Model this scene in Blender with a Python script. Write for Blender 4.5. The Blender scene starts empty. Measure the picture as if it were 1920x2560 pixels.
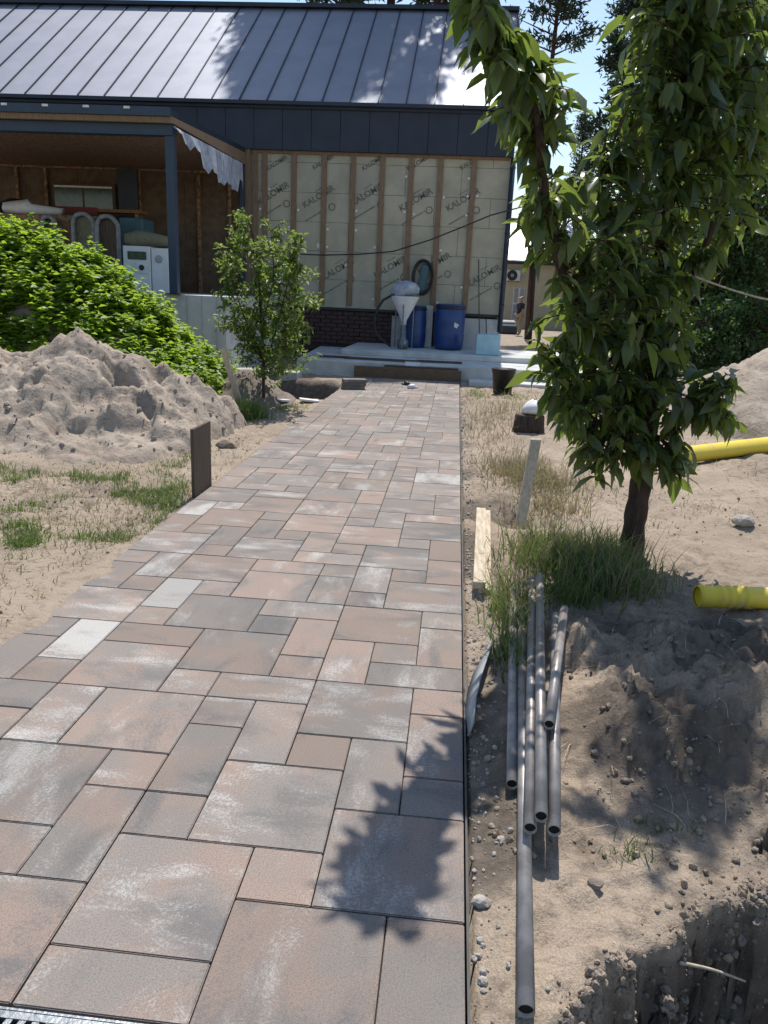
import bpy, bmesh, math, random
import numpy as np
from mathutils import Vector, Matrix
R = math.radians
scene = bpy.context.scene
C = scene.collection

# ------------------------------------------------------------------ camera
H = 1.533
PITCH, YAW, ROLL = R(15.7436), R(4.632), 0.045
cr, sr = math.cos(ROLL), math.sin(ROLL)
R0 = Vector((math.cos(YAW), math.sin(YAW), 0))
FW = Vector((-math.sin(YAW)*math.cos(PITCH), math.cos(YAW)*math.cos(PITCH), -math.sin(PITCH)))
U0 = R0.cross(FW)
RT = cr*R0 + sr*U0
UP = -sr*R0 + cr*U0
cam_d = bpy.data.cameras.new('camera')
cam = bpy.data.objects.new('camera', cam_d); C.objects.link(cam)
m = Matrix((RT, UP, -FW)).transposed().to_4x4(); m.translation = Vector((0, 0, H))
cam.matrix_world = m
cam_d.sensor_fit = 'HORIZONTAL'; cam_d.sensor_width = 36; cam_d.lens = 36*1922/1920
cam_d.clip_start = 0.05; cam_d.clip_end = 2000
scene.camera = cam

# ------------------------------------------------------------------ light
SUN_EL, SUN_AZ = R(60), R(2)          # azimuth from +Y towards +X
world = bpy.data.worlds.new('World'); scene.world = world; world.use_nodes = True
nt = world.node_tree; nt.nodes.clear()
sky = nt.nodes.new('ShaderNodeTexSky'); sky.sky_type = 'NISHITA'; sky.sun_disc = False
sky.sun_elevation = SUN_EL; sky.sun_rotation = SUN_AZ
sky.air_density = 1.3; sky.dust_density = 0.6; sky.ozone_density = 1.5
bg = nt.nodes.new('ShaderNodeBackground'); bg.inputs[1].default_value = 0.115
wo = nt.nodes.new('ShaderNodeOutputWorld')
nt.links.new(sky.outputs[0], bg.inputs[0]); nt.links.new(bg.outputs[0], wo.inputs[0])
sl = bpy.data.lights.new('sun', 'SUN'); sl.energy = 4.2; sl.angle = R(0.53); sl.color = (1.0, 0.95, 0.87)
sun = bpy.data.objects.new('sun', sl); C.objects.link(sun)
sd = Vector((math.sin(SUN_AZ)*math.cos(SUN_EL), math.cos(SUN_AZ)*math.cos(SUN_EL), math.sin(SUN_EL)))
sun.rotation_euler = sd.to_track_quat('Z', 'Y').to_euler(); sun.location = (0, 0, 30)
vs = scene.view_settings
vs.view_transform = 'Standard'; vs.look = 'None'; vs.exposure = 0.42; vs.gamma = 1.0; vs.use_curve_mapping = False

# ------------------------------------------------------------------ helpers
K = 1659/1920
def ray(x, y):
    px, py = x/K-960, y/K-1280
    return (RT*px - UP*py + FW*1922)
def at(x, y, Y):
    r = ray(x, y); return r*(Y/r.y) + Vector((0, 0, H))
def gp(x, y, z=0.0):
    r = ray(x, y); return r*((z-H)/r.z) + Vector((0, 0, H))

ORG = {}
def tag(o, label=None, cat=None, group=None, kind=None):
    if label: o['label'] = label
    if cat: o['category'] = cat
    if group: o['group'] = group
    if kind: o['kind'] = kind
    return o
def thing(name, label, cat, loc, group=None):
    o = bpy.data.objects.new(name, None); C.objects.link(o)
    o.empty_display_size = 0.1; o.location = loc; ORG[o.name] = Vector(loc)
    return tag(o, label, cat, group)
def link(name, me, parent=None):
    o = bpy.data.objects.new(name, me); C.objects.link(o)
    if parent is not None: o.parent = parent; ORG[o.name] = ORG.get(parent.name, Vector((0, 0, 0)))
    return o
class MB:
    def __init__(s): s.v = []; s.f = []
    def add(s, vs, fs):
        n = len(s.v); s.v += [tuple(p) for p in vs]; s.f += [tuple(i+n for i in f) for f in fs]; return s
    def hexa(s, p):   # 8 points: bottom 4 ccw, top 4 ccw
        return s.add(p, [(3, 2, 1, 0), (4, 5, 6, 7), (0, 1, 5, 4), (1, 2, 6, 5), (2, 3, 7, 6), (3, 0, 4, 7)])
    def box(s, c, d, M=None):
        hx, hy, hz = d[0]/2, d[1]/2, d[2]/2
        p = [Vector(q) for q in ((-hx,-hy,-hz),(hx,-hy,-hz),(hx,hy,-hz),(-hx,hy,-hz),(-hx,-hy,hz),(hx,-hy,hz),(hx,hy,hz),(-hx,hy,hz))]
        if M is not None: p = [M @ q for q in p]
        c = Vector(c); return s.hexa([q+c for q in p])
    def b(s, x0, x1, y0, y1, z0, z1):
        return s.box(((x0+x1)/2, (y0+y1)/2, (z0+z1)/2), (x1-x0, y1-y0, z1-z0))
    def tube(s, pts, rad, n=8, cap=True, inner=None):
        pts = [Vector(p) for p in pts]
        if not hasattr(rad, '__len__'): rad = [rad]*len(pts)
        base = len(s.v); prev = None
        for i, p in enumerate(pts):
            t = (pts[min(i+1, len(pts)-1)]-pts[max(i-1, 0)])
            t = t.normalized() if t.length > 1e-9 else Vector((0, 0, 1))
            if prev is None:
                a = Vector((0, 0, 1)) if abs(t.z) < .9 else Vector((1, 0, 0))
                u = t.cross(a).normalized()
            else:
                u = prev - t*prev.dot(t); u = u.normalized() if u.length > 1e-6 else t.orthogonal().normalized()
            prev = u; w = t.cross(u)
            for k in range(n):
                a = 2*math.pi*k/n
                s.v.append(tuple(p+(u*math.cos(a)+w*math.sin(a))*rad[i]))
        for i in range(len(pts)-1):
            for k in range(n):
                a, b_ = base+i*n+k, base+i*n+(k+1) % n
                s.f.append((a, b_, b_+n, a+n))
        if cap:
            s.f.append(tuple(base+k for k in range(n))[::-1]); e = base+(len(pts)-1)*n
            s.f.append(tuple(e+k for k in range(n)))
        return s
    def lathe(s, c, prof, n=24, M=None):
        base = len(s.v); c = Vector(c)
        for r, z in prof:
            for k in range(n):
                a = 2*math.pi*k/n; q = Vector((r*math.cos(a), r*math.sin(a), z))
                if M is not None: q = M @ q
                s.v.append(tuple(q+c))
        for i in range(len(prof)-1):
            for k in range(n):
                a, b_ = base+i*n+k, base+i*n+(k+1) % n
                s.f.append((a, b_, b_+n, a+n))
        s.f.append(tuple(base+k for k in range(n))[::-1]); e = base+(len(prof)-1)*n
        s.f.append(tuple(e+k for k in range(n)))
        return s
    def build(s, name, mt, parent=None, smooth=False, bevel=0, local=False):
        o0 = Vector((0, 0, 0)) if (parent is None or local) else ORG.get(parent.name, Vector((0, 0, 0)))
        me = bpy.data.meshes.new(name)
        me.from_pydata([(v[0]-o0.x, v[1]-o0.y, v[2]-o0.z) for v in s.v], [], s.f)
        if bevel:
            bm = bmesh.new(); bm.from_mesh(me)
            bmesh.ops.bevel(bm, geom=bm.edges[:], offset=bevel, segments=1, affect='EDGES', clamp_overlap=True)
            bm.to_mesh(me); bm.free()
        if smooth:
            me.polygons.foreach_set('use_smooth', [True]*len(me.polygons))
        me.materials.append(mt); me.update()
        return link(name, me, parent)
def own(o):
    """move a top-level mesh's origin to the centre of its footprint"""
    vs_ = [v.co for v in o.data.vertices]
    c = Vector((sum(v.x for v in vs_)/len(vs_), sum(v.y for v in vs_)/len(vs_), min(v.z for v in vs_)))
    o.data.transform(Matrix.Translation(-c)); o.location = c; ORG[o.name] = c
    return o

# numpy noise
def _h(ix, iy, s):
    n = (ix.astype(np.int64)*374761393 + iy.astype(np.int64)*668265263 + s*974634777) & 0x7fffffff
    n = ((n ^ (n >> 13))*1274126177) & 0x7fffffff
    n = (n ^ (n >> 16)) & 0xffff
    return n/65535.0*2-1
def vnoise(x, y, s=0):
    ix, iy = np.floor(x), np.floor(y); fx, fy = x-ix, y-iy
    fx = fx*fx*(3-2*fx); fy = fy*fy*(3-2*fy)
    a, b, c, d = _h(ix, iy, s), _h(ix+1, iy, s), _h(ix, iy+1, s), _h(ix+1, iy+1, s)
    return (a*(1-fx)+b*fx)*(1-fy)+(c*(1-fx)+d*fx)*fy
def fbm(x, y, s=0, o=4, g=.5):
    t = 0; a = 1; f = 1
    for i in range(o):
        t = t + a*vnoise(x*f+i*17.3, y*f-i*9.1, s+i); a *= g; f *= 2.03
    return t
def sst(a, b, x):
    t = np.clip((x-a)/(b-a), 0, 1); return t*t*(3-2*t)

# ------------------------------------------------------------------ materials
class NM:
    def __init__(s, name):
        s.m = bpy.data.materials.new(name); s.m.use_nodes = True
        s.t = s.m.node_tree; s.t.nodes.clear()
        s.out = s.n('ShaderNodeOutputMaterial'); s.p = s.n('ShaderNodeBsdfPrincipled')
        s.l(s.p.outputs[0], s.out.inputs[0])
    def n(s, ty, **kw):
        q = s.t.nodes.new(ty)
        for k, v in kw.items(): setattr(q, k, v)
        return q
    def l(s, a, b): s.t.links.new(a, b)
    def geo(s): return s.n('ShaderNodeNewGeometry').outputs['Position']
    def objc(s): return s.n('ShaderNodeTexCoord').outputs['Object']
    def noise(s, vec, scale, detail=4, rough=.55, dist=0, vscale=None):
        if vscale:
            mp = s.n('ShaderNodeMapping'); mp.inputs['Scale'].default_value = vscale; s.l(vec, mp.inputs[0]); vec = mp.outputs[0]
        q = s.n('ShaderNodeTexNoise'); q.inputs['Scale'].default_value = scale; q.inputs['Detail'].default_value = detail
        q.inputs['Roughness'].default_value = rough; q.inputs['Distortion'].default_value = dist
        s.l(vec, q.inputs['Vector']); return q.outputs['Fac']
    def rng(s, v, a, b, c=0, d=1):
        q = s.n('ShaderNodeMapRange'); q.interpolation_type = 'SMOOTHSTEP'
        for i, x in enumerate((a, b, c, d)): q.inputs[1+i].default_value = x
        s.l(v, q.inputs[0]); return q.outputs[0]
    def mix(s, f, a, b, bt='MIX'):
        q = s.n('ShaderNodeMix'); q.data_type = 'RGBA'; q.blend_type = bt
        for i, x in ((0, f), (6, a), (7, b)):
            if hasattr(x, 'default_value') and not isinstance(x, (int, float, tuple)): s.l(x, q.inputs[i])
            elif i == 0: q.inputs[0].default_value = x
            else: q.inputs[i].default_value = (*x[:3], 1)
        return q.outputs[2]
    def math(s, op, a, b=0.0, clamp=False):
        q = s.n('ShaderNodeMath'); q.operation = op; q.use_clamp = clamp
        for i, x in ((0, a), (1, b)):
            if isinstance(x, (int, float)): q.inputs[i].default_value = x
            else: s.l(x, q.inputs[i])
        return q.outputs[0]
    def bump(s, h, st, dist=.01):
        q = s.n('ShaderNodeBump'); q.inputs['Strength'].default_value = st; q.inputs['Distance'].default_value = dist
        s.l(h, q.inputs['Height'])
        if s.p.inputs['Normal'].links: s.l(s.p.inputs['Normal'].links[0].from_socket, q.inputs['Normal'])
        s.l(q.outputs[0], s.p.inputs['Normal']); return s
    def col(s, c):
        if isinstance(c, tuple): s.p.inputs['Base Color'].default_value = (*c[:3], 1)
        else: s.l(c, s.p.inputs['Base Color'])
        return s
    def set(s, rough=.8, metal=0, spec=.5):
        s.p.inputs['Roughness'].default_value = rough; s.p.inputs['Metallic'].default_value = metal
        s.p.inputs['Specular IOR Level'].default_value = spec; return s
def simple(name, c1, c2=None, sc=8, rough=.8, metal=0, spec=.4, bump=0, bsc=40, vscale=None, lo=.35, hi=.65, dist=.01):
    q = NM(name); v = q.objc()
    if c2 is None: c2 = tuple(x*.7 for x in c1)
    f = q.rng(q.noise(v, sc, 5, .6, 0, vscale), lo, hi)
    q.col(q.mix(f, c1, c2)).set(rough, metal, spec)
    if bump: q.bump(q.noise(v, bsc, 4, .6, 0, vscale), bump, dist)
    return q.m
def leafmat(name, dark, light, trans, tf=.45, sc=2.5, rough=.45):
    q = NM(name); v = q.geo()
    f = q.rng(q.noise(v, sc, 3, .6), .35, .65)
    q.col(q.mix(f, dark, light)).set(rough, 0, .5)
    tr = q.n('ShaderNodeBsdfTranslucent'); tr.inputs[0].default_value = (*trans, 1)
    mx = q.n('ShaderNodeMixShader'); mx.inputs[0].default_value = tf
    q.l(q.p.outputs[0], mx.inputs[1]); q.l(tr.outputs[0], mx.inputs[2]); q.l(mx.outputs[0], q.out.inputs[0])
    return q.m

def m_ground():
    q = NM('sandy_soil'); v = q.geo()
    a = q.n('ShaderNodeAttribute'); a.attribute_name = 'soil'; soil = a.outputs['Fac']
    n1 = q.noise(v, 1.3, 6, .6); n2 = q.noise(v, 14, 6, .65); n3 = q.noise(v, 170, 3, .7)
    sand = q.mix(q.rng(n1, .35, .65), (.43, .345, .265), (.33, .262, .20))
    sand = q.mix(q.rng(n2, .5, .72), sand, (.23, .18, .135))
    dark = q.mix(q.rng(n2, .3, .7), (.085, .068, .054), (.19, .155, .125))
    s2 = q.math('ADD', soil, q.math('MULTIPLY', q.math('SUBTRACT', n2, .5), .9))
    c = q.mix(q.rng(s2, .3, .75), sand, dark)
    c = q.mix(q.rng(n3, .35, .75), c, q.mix(.55, c, (.12, .095, .075)))
    q.col(c).set(.95, 0, .2)
    q.bump(q.noise(v, 22, 6, .7), .7, .03).bump(n3, .5, .006)
    return q.m
def m_paver():
    q = NM('shaded_concrete_paver'); v = q.objc(); oi = q.n('ShaderNodeObjectInfo')
    rnd = oi.outputs['Random']; sep = q.n('ShaderNodeSeparateColor'); q.l(oi.outputs['Color'], sep.inputs[0])
    # random offset, random 90 degree turn
    off = q.n('ShaderNodeVectorMath', operation='SCALE'); off.inputs[0].default_value = (137.1, 91.7, 53.3); q.l(rnd, off.inputs['Scale'])
    va = q.n('ShaderNodeVectorMath', operation='ADD'); q.l(v, va.inputs[0]); q.l(off.outputs[0], va.inputs[1])
    sx = q.n('ShaderNodeSeparateXYZ'); q.l(va.outputs[0], sx.inputs[0])
    cx = q.n('ShaderNodeCombineXYZ'); q.l(sx.outputs[1], cx.inputs[0]); q.l(sx.outputs[0], cx.inputs[1])
    turn = q.math('GREATER_THAN', q.math('FRACT', q.math('MULTIPLY', rnd, 7.31)), .5)
    mv = q.n('ShaderNodeMix'); mv.data_type = 'VECTOR'; q.l(turn, mv.inputs[0]); q.l(va.outputs[0], mv.inputs[4]); q.l(cx.outputs[0], mv.inputs[5])
    V = mv.outputs[1]
    pale = q.noise(V, 1.0, 5, .6, .25, (6.0, 2.6, 1)); warm = q.noise(V, 1.0, 4, .5, .4, (2.6, 3.8, 1)); drk = q.noise(V, 1.0, 4, .55, .5, (4.4, 2.2, 1))
    grain = q.noise(v, 420, 3, .7); fine = q.noise(v, 90, 4, .7)
    edge = q.math('MULTIPLY', q.math('SUBTRACT', fine, .5), .5)
    c = q.mix(q.rng(q.math('ADD', warm, q.math('ADD', sep.outputs[1], edge)), .42, .66), (.200, .172, .154), (.268, .184, .142))
    c = q.mix(q.rng(q.math('ADD', drk, q.math('ADD', sep.outputs[2], edge)), .51, .72), c, (.110, .100, .097))
    c = q.mix(q.rng(q.math('ADD', pale, q.math('ADD', sep.outputs[0], edge)), .55, .80), c, (.46, .44, .415))
    val = q.n('ShaderNodeHueSaturation'); q.l(c, val.inputs['Color']); q.l(q.rng(q.math('FRACT', q.math('MULTIPLY', rnd, 13.7)), 0, 1, .78, 1.18), val.inputs['Value']); c = val.outputs[0]
    mid = q.noise(v, 190, 2, .6)
    c = q.mix(q.rng(mid, .42, .66), c, q.mix(.42, c, (.055, .048, .044)))
    dust = q.rng(q.noise(q.geo(), 1.1, 5, .6), .52, .72)
    c = q.mix(q.math('MULTIPLY', dust, .22), c, (.36, .30, .24))
    c = q.mix(q.rng(grain, .30, .70), q.mix(.30, c, (.05, .045, .042)), q.mix(.16, c, (.62, .60, .57)))
    q.col(c).set(.78, 0, .35); q.bump(grain, .5, .0022).bump(fine, .2, .0018)
    return q.m
M = {}
M['ground'] = m_ground()
M['paver'] = m_paver()
M['bed'] = simple('joint_bed', (.035, .03, .025), (.02, .017, .014), 30, .95)
def m_sand(name, a, b, c, sc=1.0):
    q = NM(name); v = q.geo(); n1 = q.noise(v, 2.2*sc, 6, .65); n2 = q.noise(v, 17*sc, 5, .65); n3 = q.noise(v, 120, 3, .7)
    k = q.mix(q.rng(n1, .38, .62), a, b); k = q.mix(q.rng(n2, .52, .75), k, c)
    k = q.mix(q.rng(n3, .4, .8), k, q.mix(.45, k, (.12, .1, .085)))
    q.col(k).set(.95, 0, .15); q.bump(n2, .7, .03).bump(n3, .45, .006); return q.m
M['sand'] = m_sand('heaped_sand', (.42, .35, .285), (.32, .262, .212), (.16, .13, .105))
M['soilheap'] = m_sand('heaped_dark_soil', (.2, .165, .14), (.26, .215, .18), (.12, .095, .08))
M['roof'] = simple('coated_roof_metal', (.31, .325, .375), (.275, .29, .34), 1.5, .66, .9, .5, .05, 3, None, .3, .7, .02)
M['fascia'] = simple('dark_wall_metal', (.030, .040, .062), (.024, .032, .05), 2, .5, .3, .4)
M['seam'] = simple('seam_metal', (.05, .06, .08), (.04, .05, .07), 3, .5, .6, .4)
M['insul'] = simple('faced_insulation', (.42, .39, .305), (.335, .315, .25), 1.7, .7, 0, .3, .12, 6, None, .35, .65, .02)
M['batten'] = simple('raw_batten_wood', (.25, .17, .11), (.17, .115, .075), 9, .8, 0, .3, .2, 60, (6, 6, .6))
M['print'] = simple('black_print', (.10, .10, .09), (.19, .185, .16), 30, .8)
M['disc'] = simple('white_plastic', (.75, .75, .74), (.6, .6, .6), 20, .5)
M['concrete'] = simple('grey_concrete', (.43, .43, .42), (.33, .33, .32), 4, .9, 0, .3, .25, 25)
M['concrete_pale'] = simple('pale_concrete', (.58, .58, .56), (.46, .46, .45), 3, .9, 0, .3, .2, 22)
M['brick'] = simple('dark_red_brick', (.085, .05, .045), (.055, .038, .04), 12, .85, 0, .3, .3, 60)
M['osb'] = simple('strand_board', (.32, .20, .12), (.12, .07, .045), 14, .8, 0, .3, .15, 60, (1, 3, 1))
M['woodbrown'] = simple('weathered_brown_board', (.125, .09, .07), (.085, .06, .048), 7, .85, 0, .3, .3, 60, (8, 8, .7))
M['woodgrey'] = simple('weathered_grey_wood', (.50, .44, .35), (.37, .31, .24), 9, .85, 0, .3, .25, 70, (6, 6, .7))
M['woodpale'] = simple('pale_sawn_wood', (.56, .48, .37), (.40, .32, .23), 5, .8, 0, .3, .2, 60, (9, 1.0, 9))
M['plankend'] = simple('brown_plank', (.20, .13, .085), (.12, .08, .055), 8, .85, 0, .3, .2, 50, (1, 8, 8))
M['pipe'] = simple('grey_steel_pipe', (.33, .30, .28), (.20, .18, .17), 11, .42, .3, .5, .05, 60)
M['dark'] = simple('bore_shade_black', (.012, .012, .012), (.01, .01, .01), 5, .9)
M['yellow'] = simple('yellow_plastic_pipe', (.74, .56, .05), (.50, .40, .18), 7, .5, 0, .4, 0, 40, None, .5, .8)
M['blue'] = simple('blue_barrel_plastic', (.016, .055, .20), (.012, .042, .16), 4, .4, 0, .5)
M['xps'] = simple('pale_blue_foam', (.36, .56, .64), (.32, .50, .58), 6, .8)
M['white'] = simple('white_sheet', (.70, .70, .71), (.58, .58, .60), 5, .6)
M['bag'] = simple('white_sack', (.46, .48, .53), (.27, .31, .39), 7, .6)
M['navy'] = simple('painted_navy_steel', (.04, .062, .10), (.035, .054, .088), 3, .5, .2, .4)
M['rubber'] = simple('black_rubber', (.018, .018, .02), (.03, .03, .03), 6, .5)
M['castiron'] = simple('galvanised_grate', (.25, .27, .29), (.17, .185, .2), 25, .45, .7, .5, .2, 90)
M['glass'] = simple('dark_window_glass', (.03, .04, .045), (.06, .08, .07), 9, .12, 0, .6)
M['appliance'] = simple('white_enamel', (.66, .67, .70), (.60, .61, .64), 4, .35)
M['khaki'] = simple('khaki_cloth', (.20, .19, .12), (.15, .14, .09), 6, .8)
M['red'] = simple('red_paint', (.22, .035, .03), (.18, .03, .025), 6, .6)
M['orange'] = simple('orange_wood', (.30, .14, .05), (.24, .11, .04), 6, .7)
M['teal'] = simple('teal_sheet', (.06, .13, .16), (.05, .11, .13), 6, .6)
M['bark'] = simple('cherry_bark', (.075, .05, .04), (.035, .024, .02), 8, .85, 0, .3, .6, 25, (3, 3, .8), .35, .65, .02)
M['barkpine'] = simple('pine_bark', (.10, .065, .05), (.05, .035, .03), 9, .9, 0, .2, .5, 20, (3, 3, .5))
M['leaf'] = leafmat('cherry_leaf', (.034, .060, .026), (.060, .095, .036), (.27, .36, .06), .40, 9, .34)
M['leaf2'] = leafmat('young_tree_leaf', (.065, .105, .03), (.10, .15, .04), (.27, .38, .06), .42, 5, .5)
M['weed'] = leafmat('weed_leaf', (.09, .16, .022), (.17, .27, .035), (.44, .62, .05), .45, 4, .5)
M['pine'] = leafmat('pine_needles', (.028, .050, .030), (.045, .072, .038), (.06, .10, .05), .22, .6, .6)
M['decid'] = leafmat('far_tree_leaf', (.035, .070, .026), (.058, .105, .034), (.14, .26, .04), .34, .8, .5)
M['grassg'] = leafmat('green_grass', (.07, .11, .03), (.12, .155, .045), (.19, .28, .055), .38, 9, .6)
M['grassd'] = leafmat('dry_grass', (.33, .27, .16), (.22, .19, .10), (.34, .29, .14), .3, 8, .7)
M['cream'] = simple('cream_render', (.52, .46, .33), (.47, .42, .30), 3, .9)
M['roofwhite'] = simple('pale_corrugated_sheet', (.66, .66, .68), (.58, .58, .6), 2, .5, .2)
M['skin'] = simple('skin', (.42, .26, .19), (.38, .23, .17), 6, .6)
M['shirt'] = simple('dark_shirt', (.02, .022, .03), (.03, .033, .042), 9, .85)
M['trousers'] = simple('khaki_trousers', (.30, .26, .18), (.25, .21, .15), 9, .85)
M['stone'] = simple('rough_stone', (.40, .37, .33), (.28, .25, .22), 12, .9, 0, .3, .4, 50)
M['hoop'] = simple('dull_white_frame', (.30, .31, .33), (.20, .21, .23), 9, .6)
M['farwall'] = simple('faded_red_render', (.17, .115, .10), (.12, .085, .075), 3, .9)
M['porchwall'] = simple('brown_wall_board', (.15, .105, .07), (.10, .07, .048), 6, .85)
M['edging'] = simple('grey_plastic_edging', (.34, .35, .36), (.27, .28, .29), 6, .45, .1, .5)
M['kerb'] = simple('dark_edge_strip', (.05, .05, .052), (.07, .07, .07), 10, .7)

# ------------------------------------------------------------------ ground
PX0, PX1, PY0, PY1 = -1.876, 0.124, 0.62, 14.82
def grid_axis(segs):
    out = []
    for a, b, st in segs:
        n = max(1, int(round((b-a)/st))); out += list(np.linspace(a, b, n, endpoint=False))
    out.append(segs[-1][1]); return np.array(out)
def pit_depth(x, y):
    e = 0.07*fbm(x*5, y*5, 31, 3)+.03*fbm(x*19, y*19, 32, 3)
    d = (1.30+0.80*(x-.30)) - y + e          # >0 inside, below the diagonal edge
    d = np.minimum(d, (x-.335)*1.6+e)
    d = np.minimum(d, 2.2-x)
    d2 = (x-1.02+e*.8)*1.2                     # right flank opens up again
    d = np.maximum(d, np.minimum(np.minimum(d2, 2.05-y+e), 2.2-x))
    return sst(-.03, .10, d)*.62 + .25*sst(.02, .5, d)
def gz(x, y):
    x = np.asarray(x, float); y = np.asarray(y, float)
    near = sst(40, 16, y)*sst(12, 8, np.abs(x))
    z = -.02 + near*(.03*fbm(x*.7, y*.7, 1)+.020*fbm(x*4, y*4, 2)+.012*fbm(x*13, y*13, 3, 3)+.008*np.abs(fbm(x*30+7, y*30, 4, 2)))
    def bumpf(cx, cy, rx, ry, h): return h*np.exp(-((x-cx)/rx)**2-((y-cy)/ry)**2)
    rough = .06*fbm(x*6, y*6, 9, 4)+.05*np.abs(fbm(x*13, y*13, 12, 4))-.02*np.abs(fbm(x*31, y*31, 13, 3))
    hump = bumpf(1.0, 2.8, .36, .42, .20)+bumpf(1.5, 2.55, .35, .6, .18)+bumpf(.78, 2.45, .18, .2, .07)+bumpf(.75, 3.25, .35, .3, .08)+bumpf(1.3, 3.3, .5, .3, .09)
    z = z + hump*(1+0) + rough*sst(.02, .12, hump) + bumpf(.26, 2.15, .10, .5, .02)
    # crusted lip and clods along the pit edge
    z = z + .03*sst(.2, .5, x)*np.maximum(0, fbm(x*9, y*9, 21, 4))*sst(2.6, 1.2, y)
    z = z - pit_depth(x, y)*(1+.18*fbm(x*8, y*8, 44, 4))
    z = z - bumpf(.53, 5.72, .13, .22, .2)+bumpf(.40, 6.1, .2, .3, .03)
    # hole at the far end of the path, left
    inn = sst(-4.2, -3.9, x)*sst(-1.9, -2.05, x)*sst(11.3, 12.2, y)*sst(13.7, 13.5, y)
    z = z - .38*inn
    # gentle rise left and right
    z = z + .12*sst(-3.2, -5, x)*sst(4, 7, y)*near + .10*sst(1.6, 3.2, x)*sst(4, 8, y)*near
    # keep clear of the paving
    dl = PX0-x; dr = x-PX1
    inside = (x > PX0-.012) & (x < PX1+.014) & (y > PY0-.5) & (y < PY1+.3)
    edge = np.minimum(np.where(x < PX0, dl, 9), np.where(x > PX1, dr, 9))
    near_e = (edge < .30) & (y < PY1+.3)
    lim = -.014+.10*sst(.03, .30, edge)
    z = np.where(near_e, np.minimum(z, lim), z)
    z = np.where(inside, -.09, z)
    # sand spilled over the left edge
    sp = sst(.20, .0, x-PX0+.05*fbm(x*6, y*6, 5, 3)+.06)*sst(2.75, 3.15, y)*sst(4.4, 3.9, y)*(x < PX0+.2)
    z = np.where((sp > .02) & inside, -.02+.032*sp, z)
    z = np.where((sp > .02) & ~inside & (x < PX0), np.maximum(z, .006*sp+z*0), z)
    return z
xs = grid_axis([(-160, -20, 14), (-20, -6, .5), (-6, -2.1, .06), (-2.1, -1.6, .03), (-1.6, .1, .17), (.1, 1.35, .016), (1.35, 1.75, .025), (1.75, 4.2, .06), (4.2, 20, .6), (20, 160, 14)])
ys = grid_axis([(-30, .6, 2.0), (.6, 1.0, .03), (1.0, 2.0, .014), (2.0, 3.6, .022), (3.6, 7, .04), (7, 14, .07), (14, 20, .3), (20, 60, 2.5), (60, 260, 20)])
def sheet(name, xs, ys, zf, mt, soilf=None, parent=None, warp=None):
    X, Y = np.meshgrid(xs, ys); Z = zf(X, Y); X1, Y1 = X, Y
    if warp: X1, Y1 = warp(X, Y, Z)
    nx, ny = len(xs), len(ys)
    co = np.stack([X1, Y1, Z], -1).reshape(-1, 3)
    i = np.arange(nx*ny).reshape(ny, nx)
    q = np.stack([i[:-1, :-1], i[:-1, 1:], i[1:, 1:], i[1:, :-1]], -1).reshape(-1, 4)
    me = bpy.data.meshes.new(name); me.vertices.add(len(co)); me.vertices.foreach_set('co', co.ravel())
    me.loops.add(q.size); me.loops.foreach_set('vertex_index', q.ravel())
    me.polygons.add(len(q)); me.polygons.foreach_set('loop_start', np.arange(0, q.size, 4)); me.polygons.foreach_set('loop_total', np.full(len(q), 4))
    me.update(calc_edges=True); me.polygons.foreach_set('use_smooth', [True]*len(q))
    if soilf is not None:
        at_ = me.attributes.new('soil', 'FLOAT', 'POINT'); at_.data.foreach_set('value', soilf(X, Y).ravel().astype(np.float32))
    me.materials.append(mt); me.validate(); return link(name, me, parent)
def soilf(x, y):
    def b(cx, cy, rx, ry, h): return h*np.exp(-((x-cx)/rx)**2-((y-cy)/ry)**2)
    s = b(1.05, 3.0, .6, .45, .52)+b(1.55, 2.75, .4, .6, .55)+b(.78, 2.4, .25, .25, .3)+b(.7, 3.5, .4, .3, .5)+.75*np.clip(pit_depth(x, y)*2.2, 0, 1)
    s = s+b(.2, 2.2, .14, .6, .35)+b(.2, 4.5, .14, 3, .3)+b(.53, 5.7, .2, .3, .5)
    s = s+.8*sst(-4.5, -3.9, x)*sst(-1.85, -2.2, x)*sst(11.2, 12.0, y)*sst(14.5, 13.8, y)
    s = s+.45*sst(.0, .6, fbm(x*1.3, y*1.3, 77, 5))*sst(14, 12, y)
    s = s+.4*sst(18, 24, y)
    return s
def pit_warp(x, y, z):
    k = sst(.04, .2, -z)*sst(.28, .36, x)*sst(.8, 1.0, y)*sst(3, 2.4, y)
    return x+k*.022*fbm(x*7+z*13, y*7-z*17, 101, 4), y+k*(.03*fbm(x*9-z*11+5, y*5+z*15, 103, 4)+.012*np.abs(fbm(x*21+z*30, z*34, 107, 3)))
tag(sheet('ground', xs, ys, gz, M['ground'], soilf, None, pit_warp), kind='structure')

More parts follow.
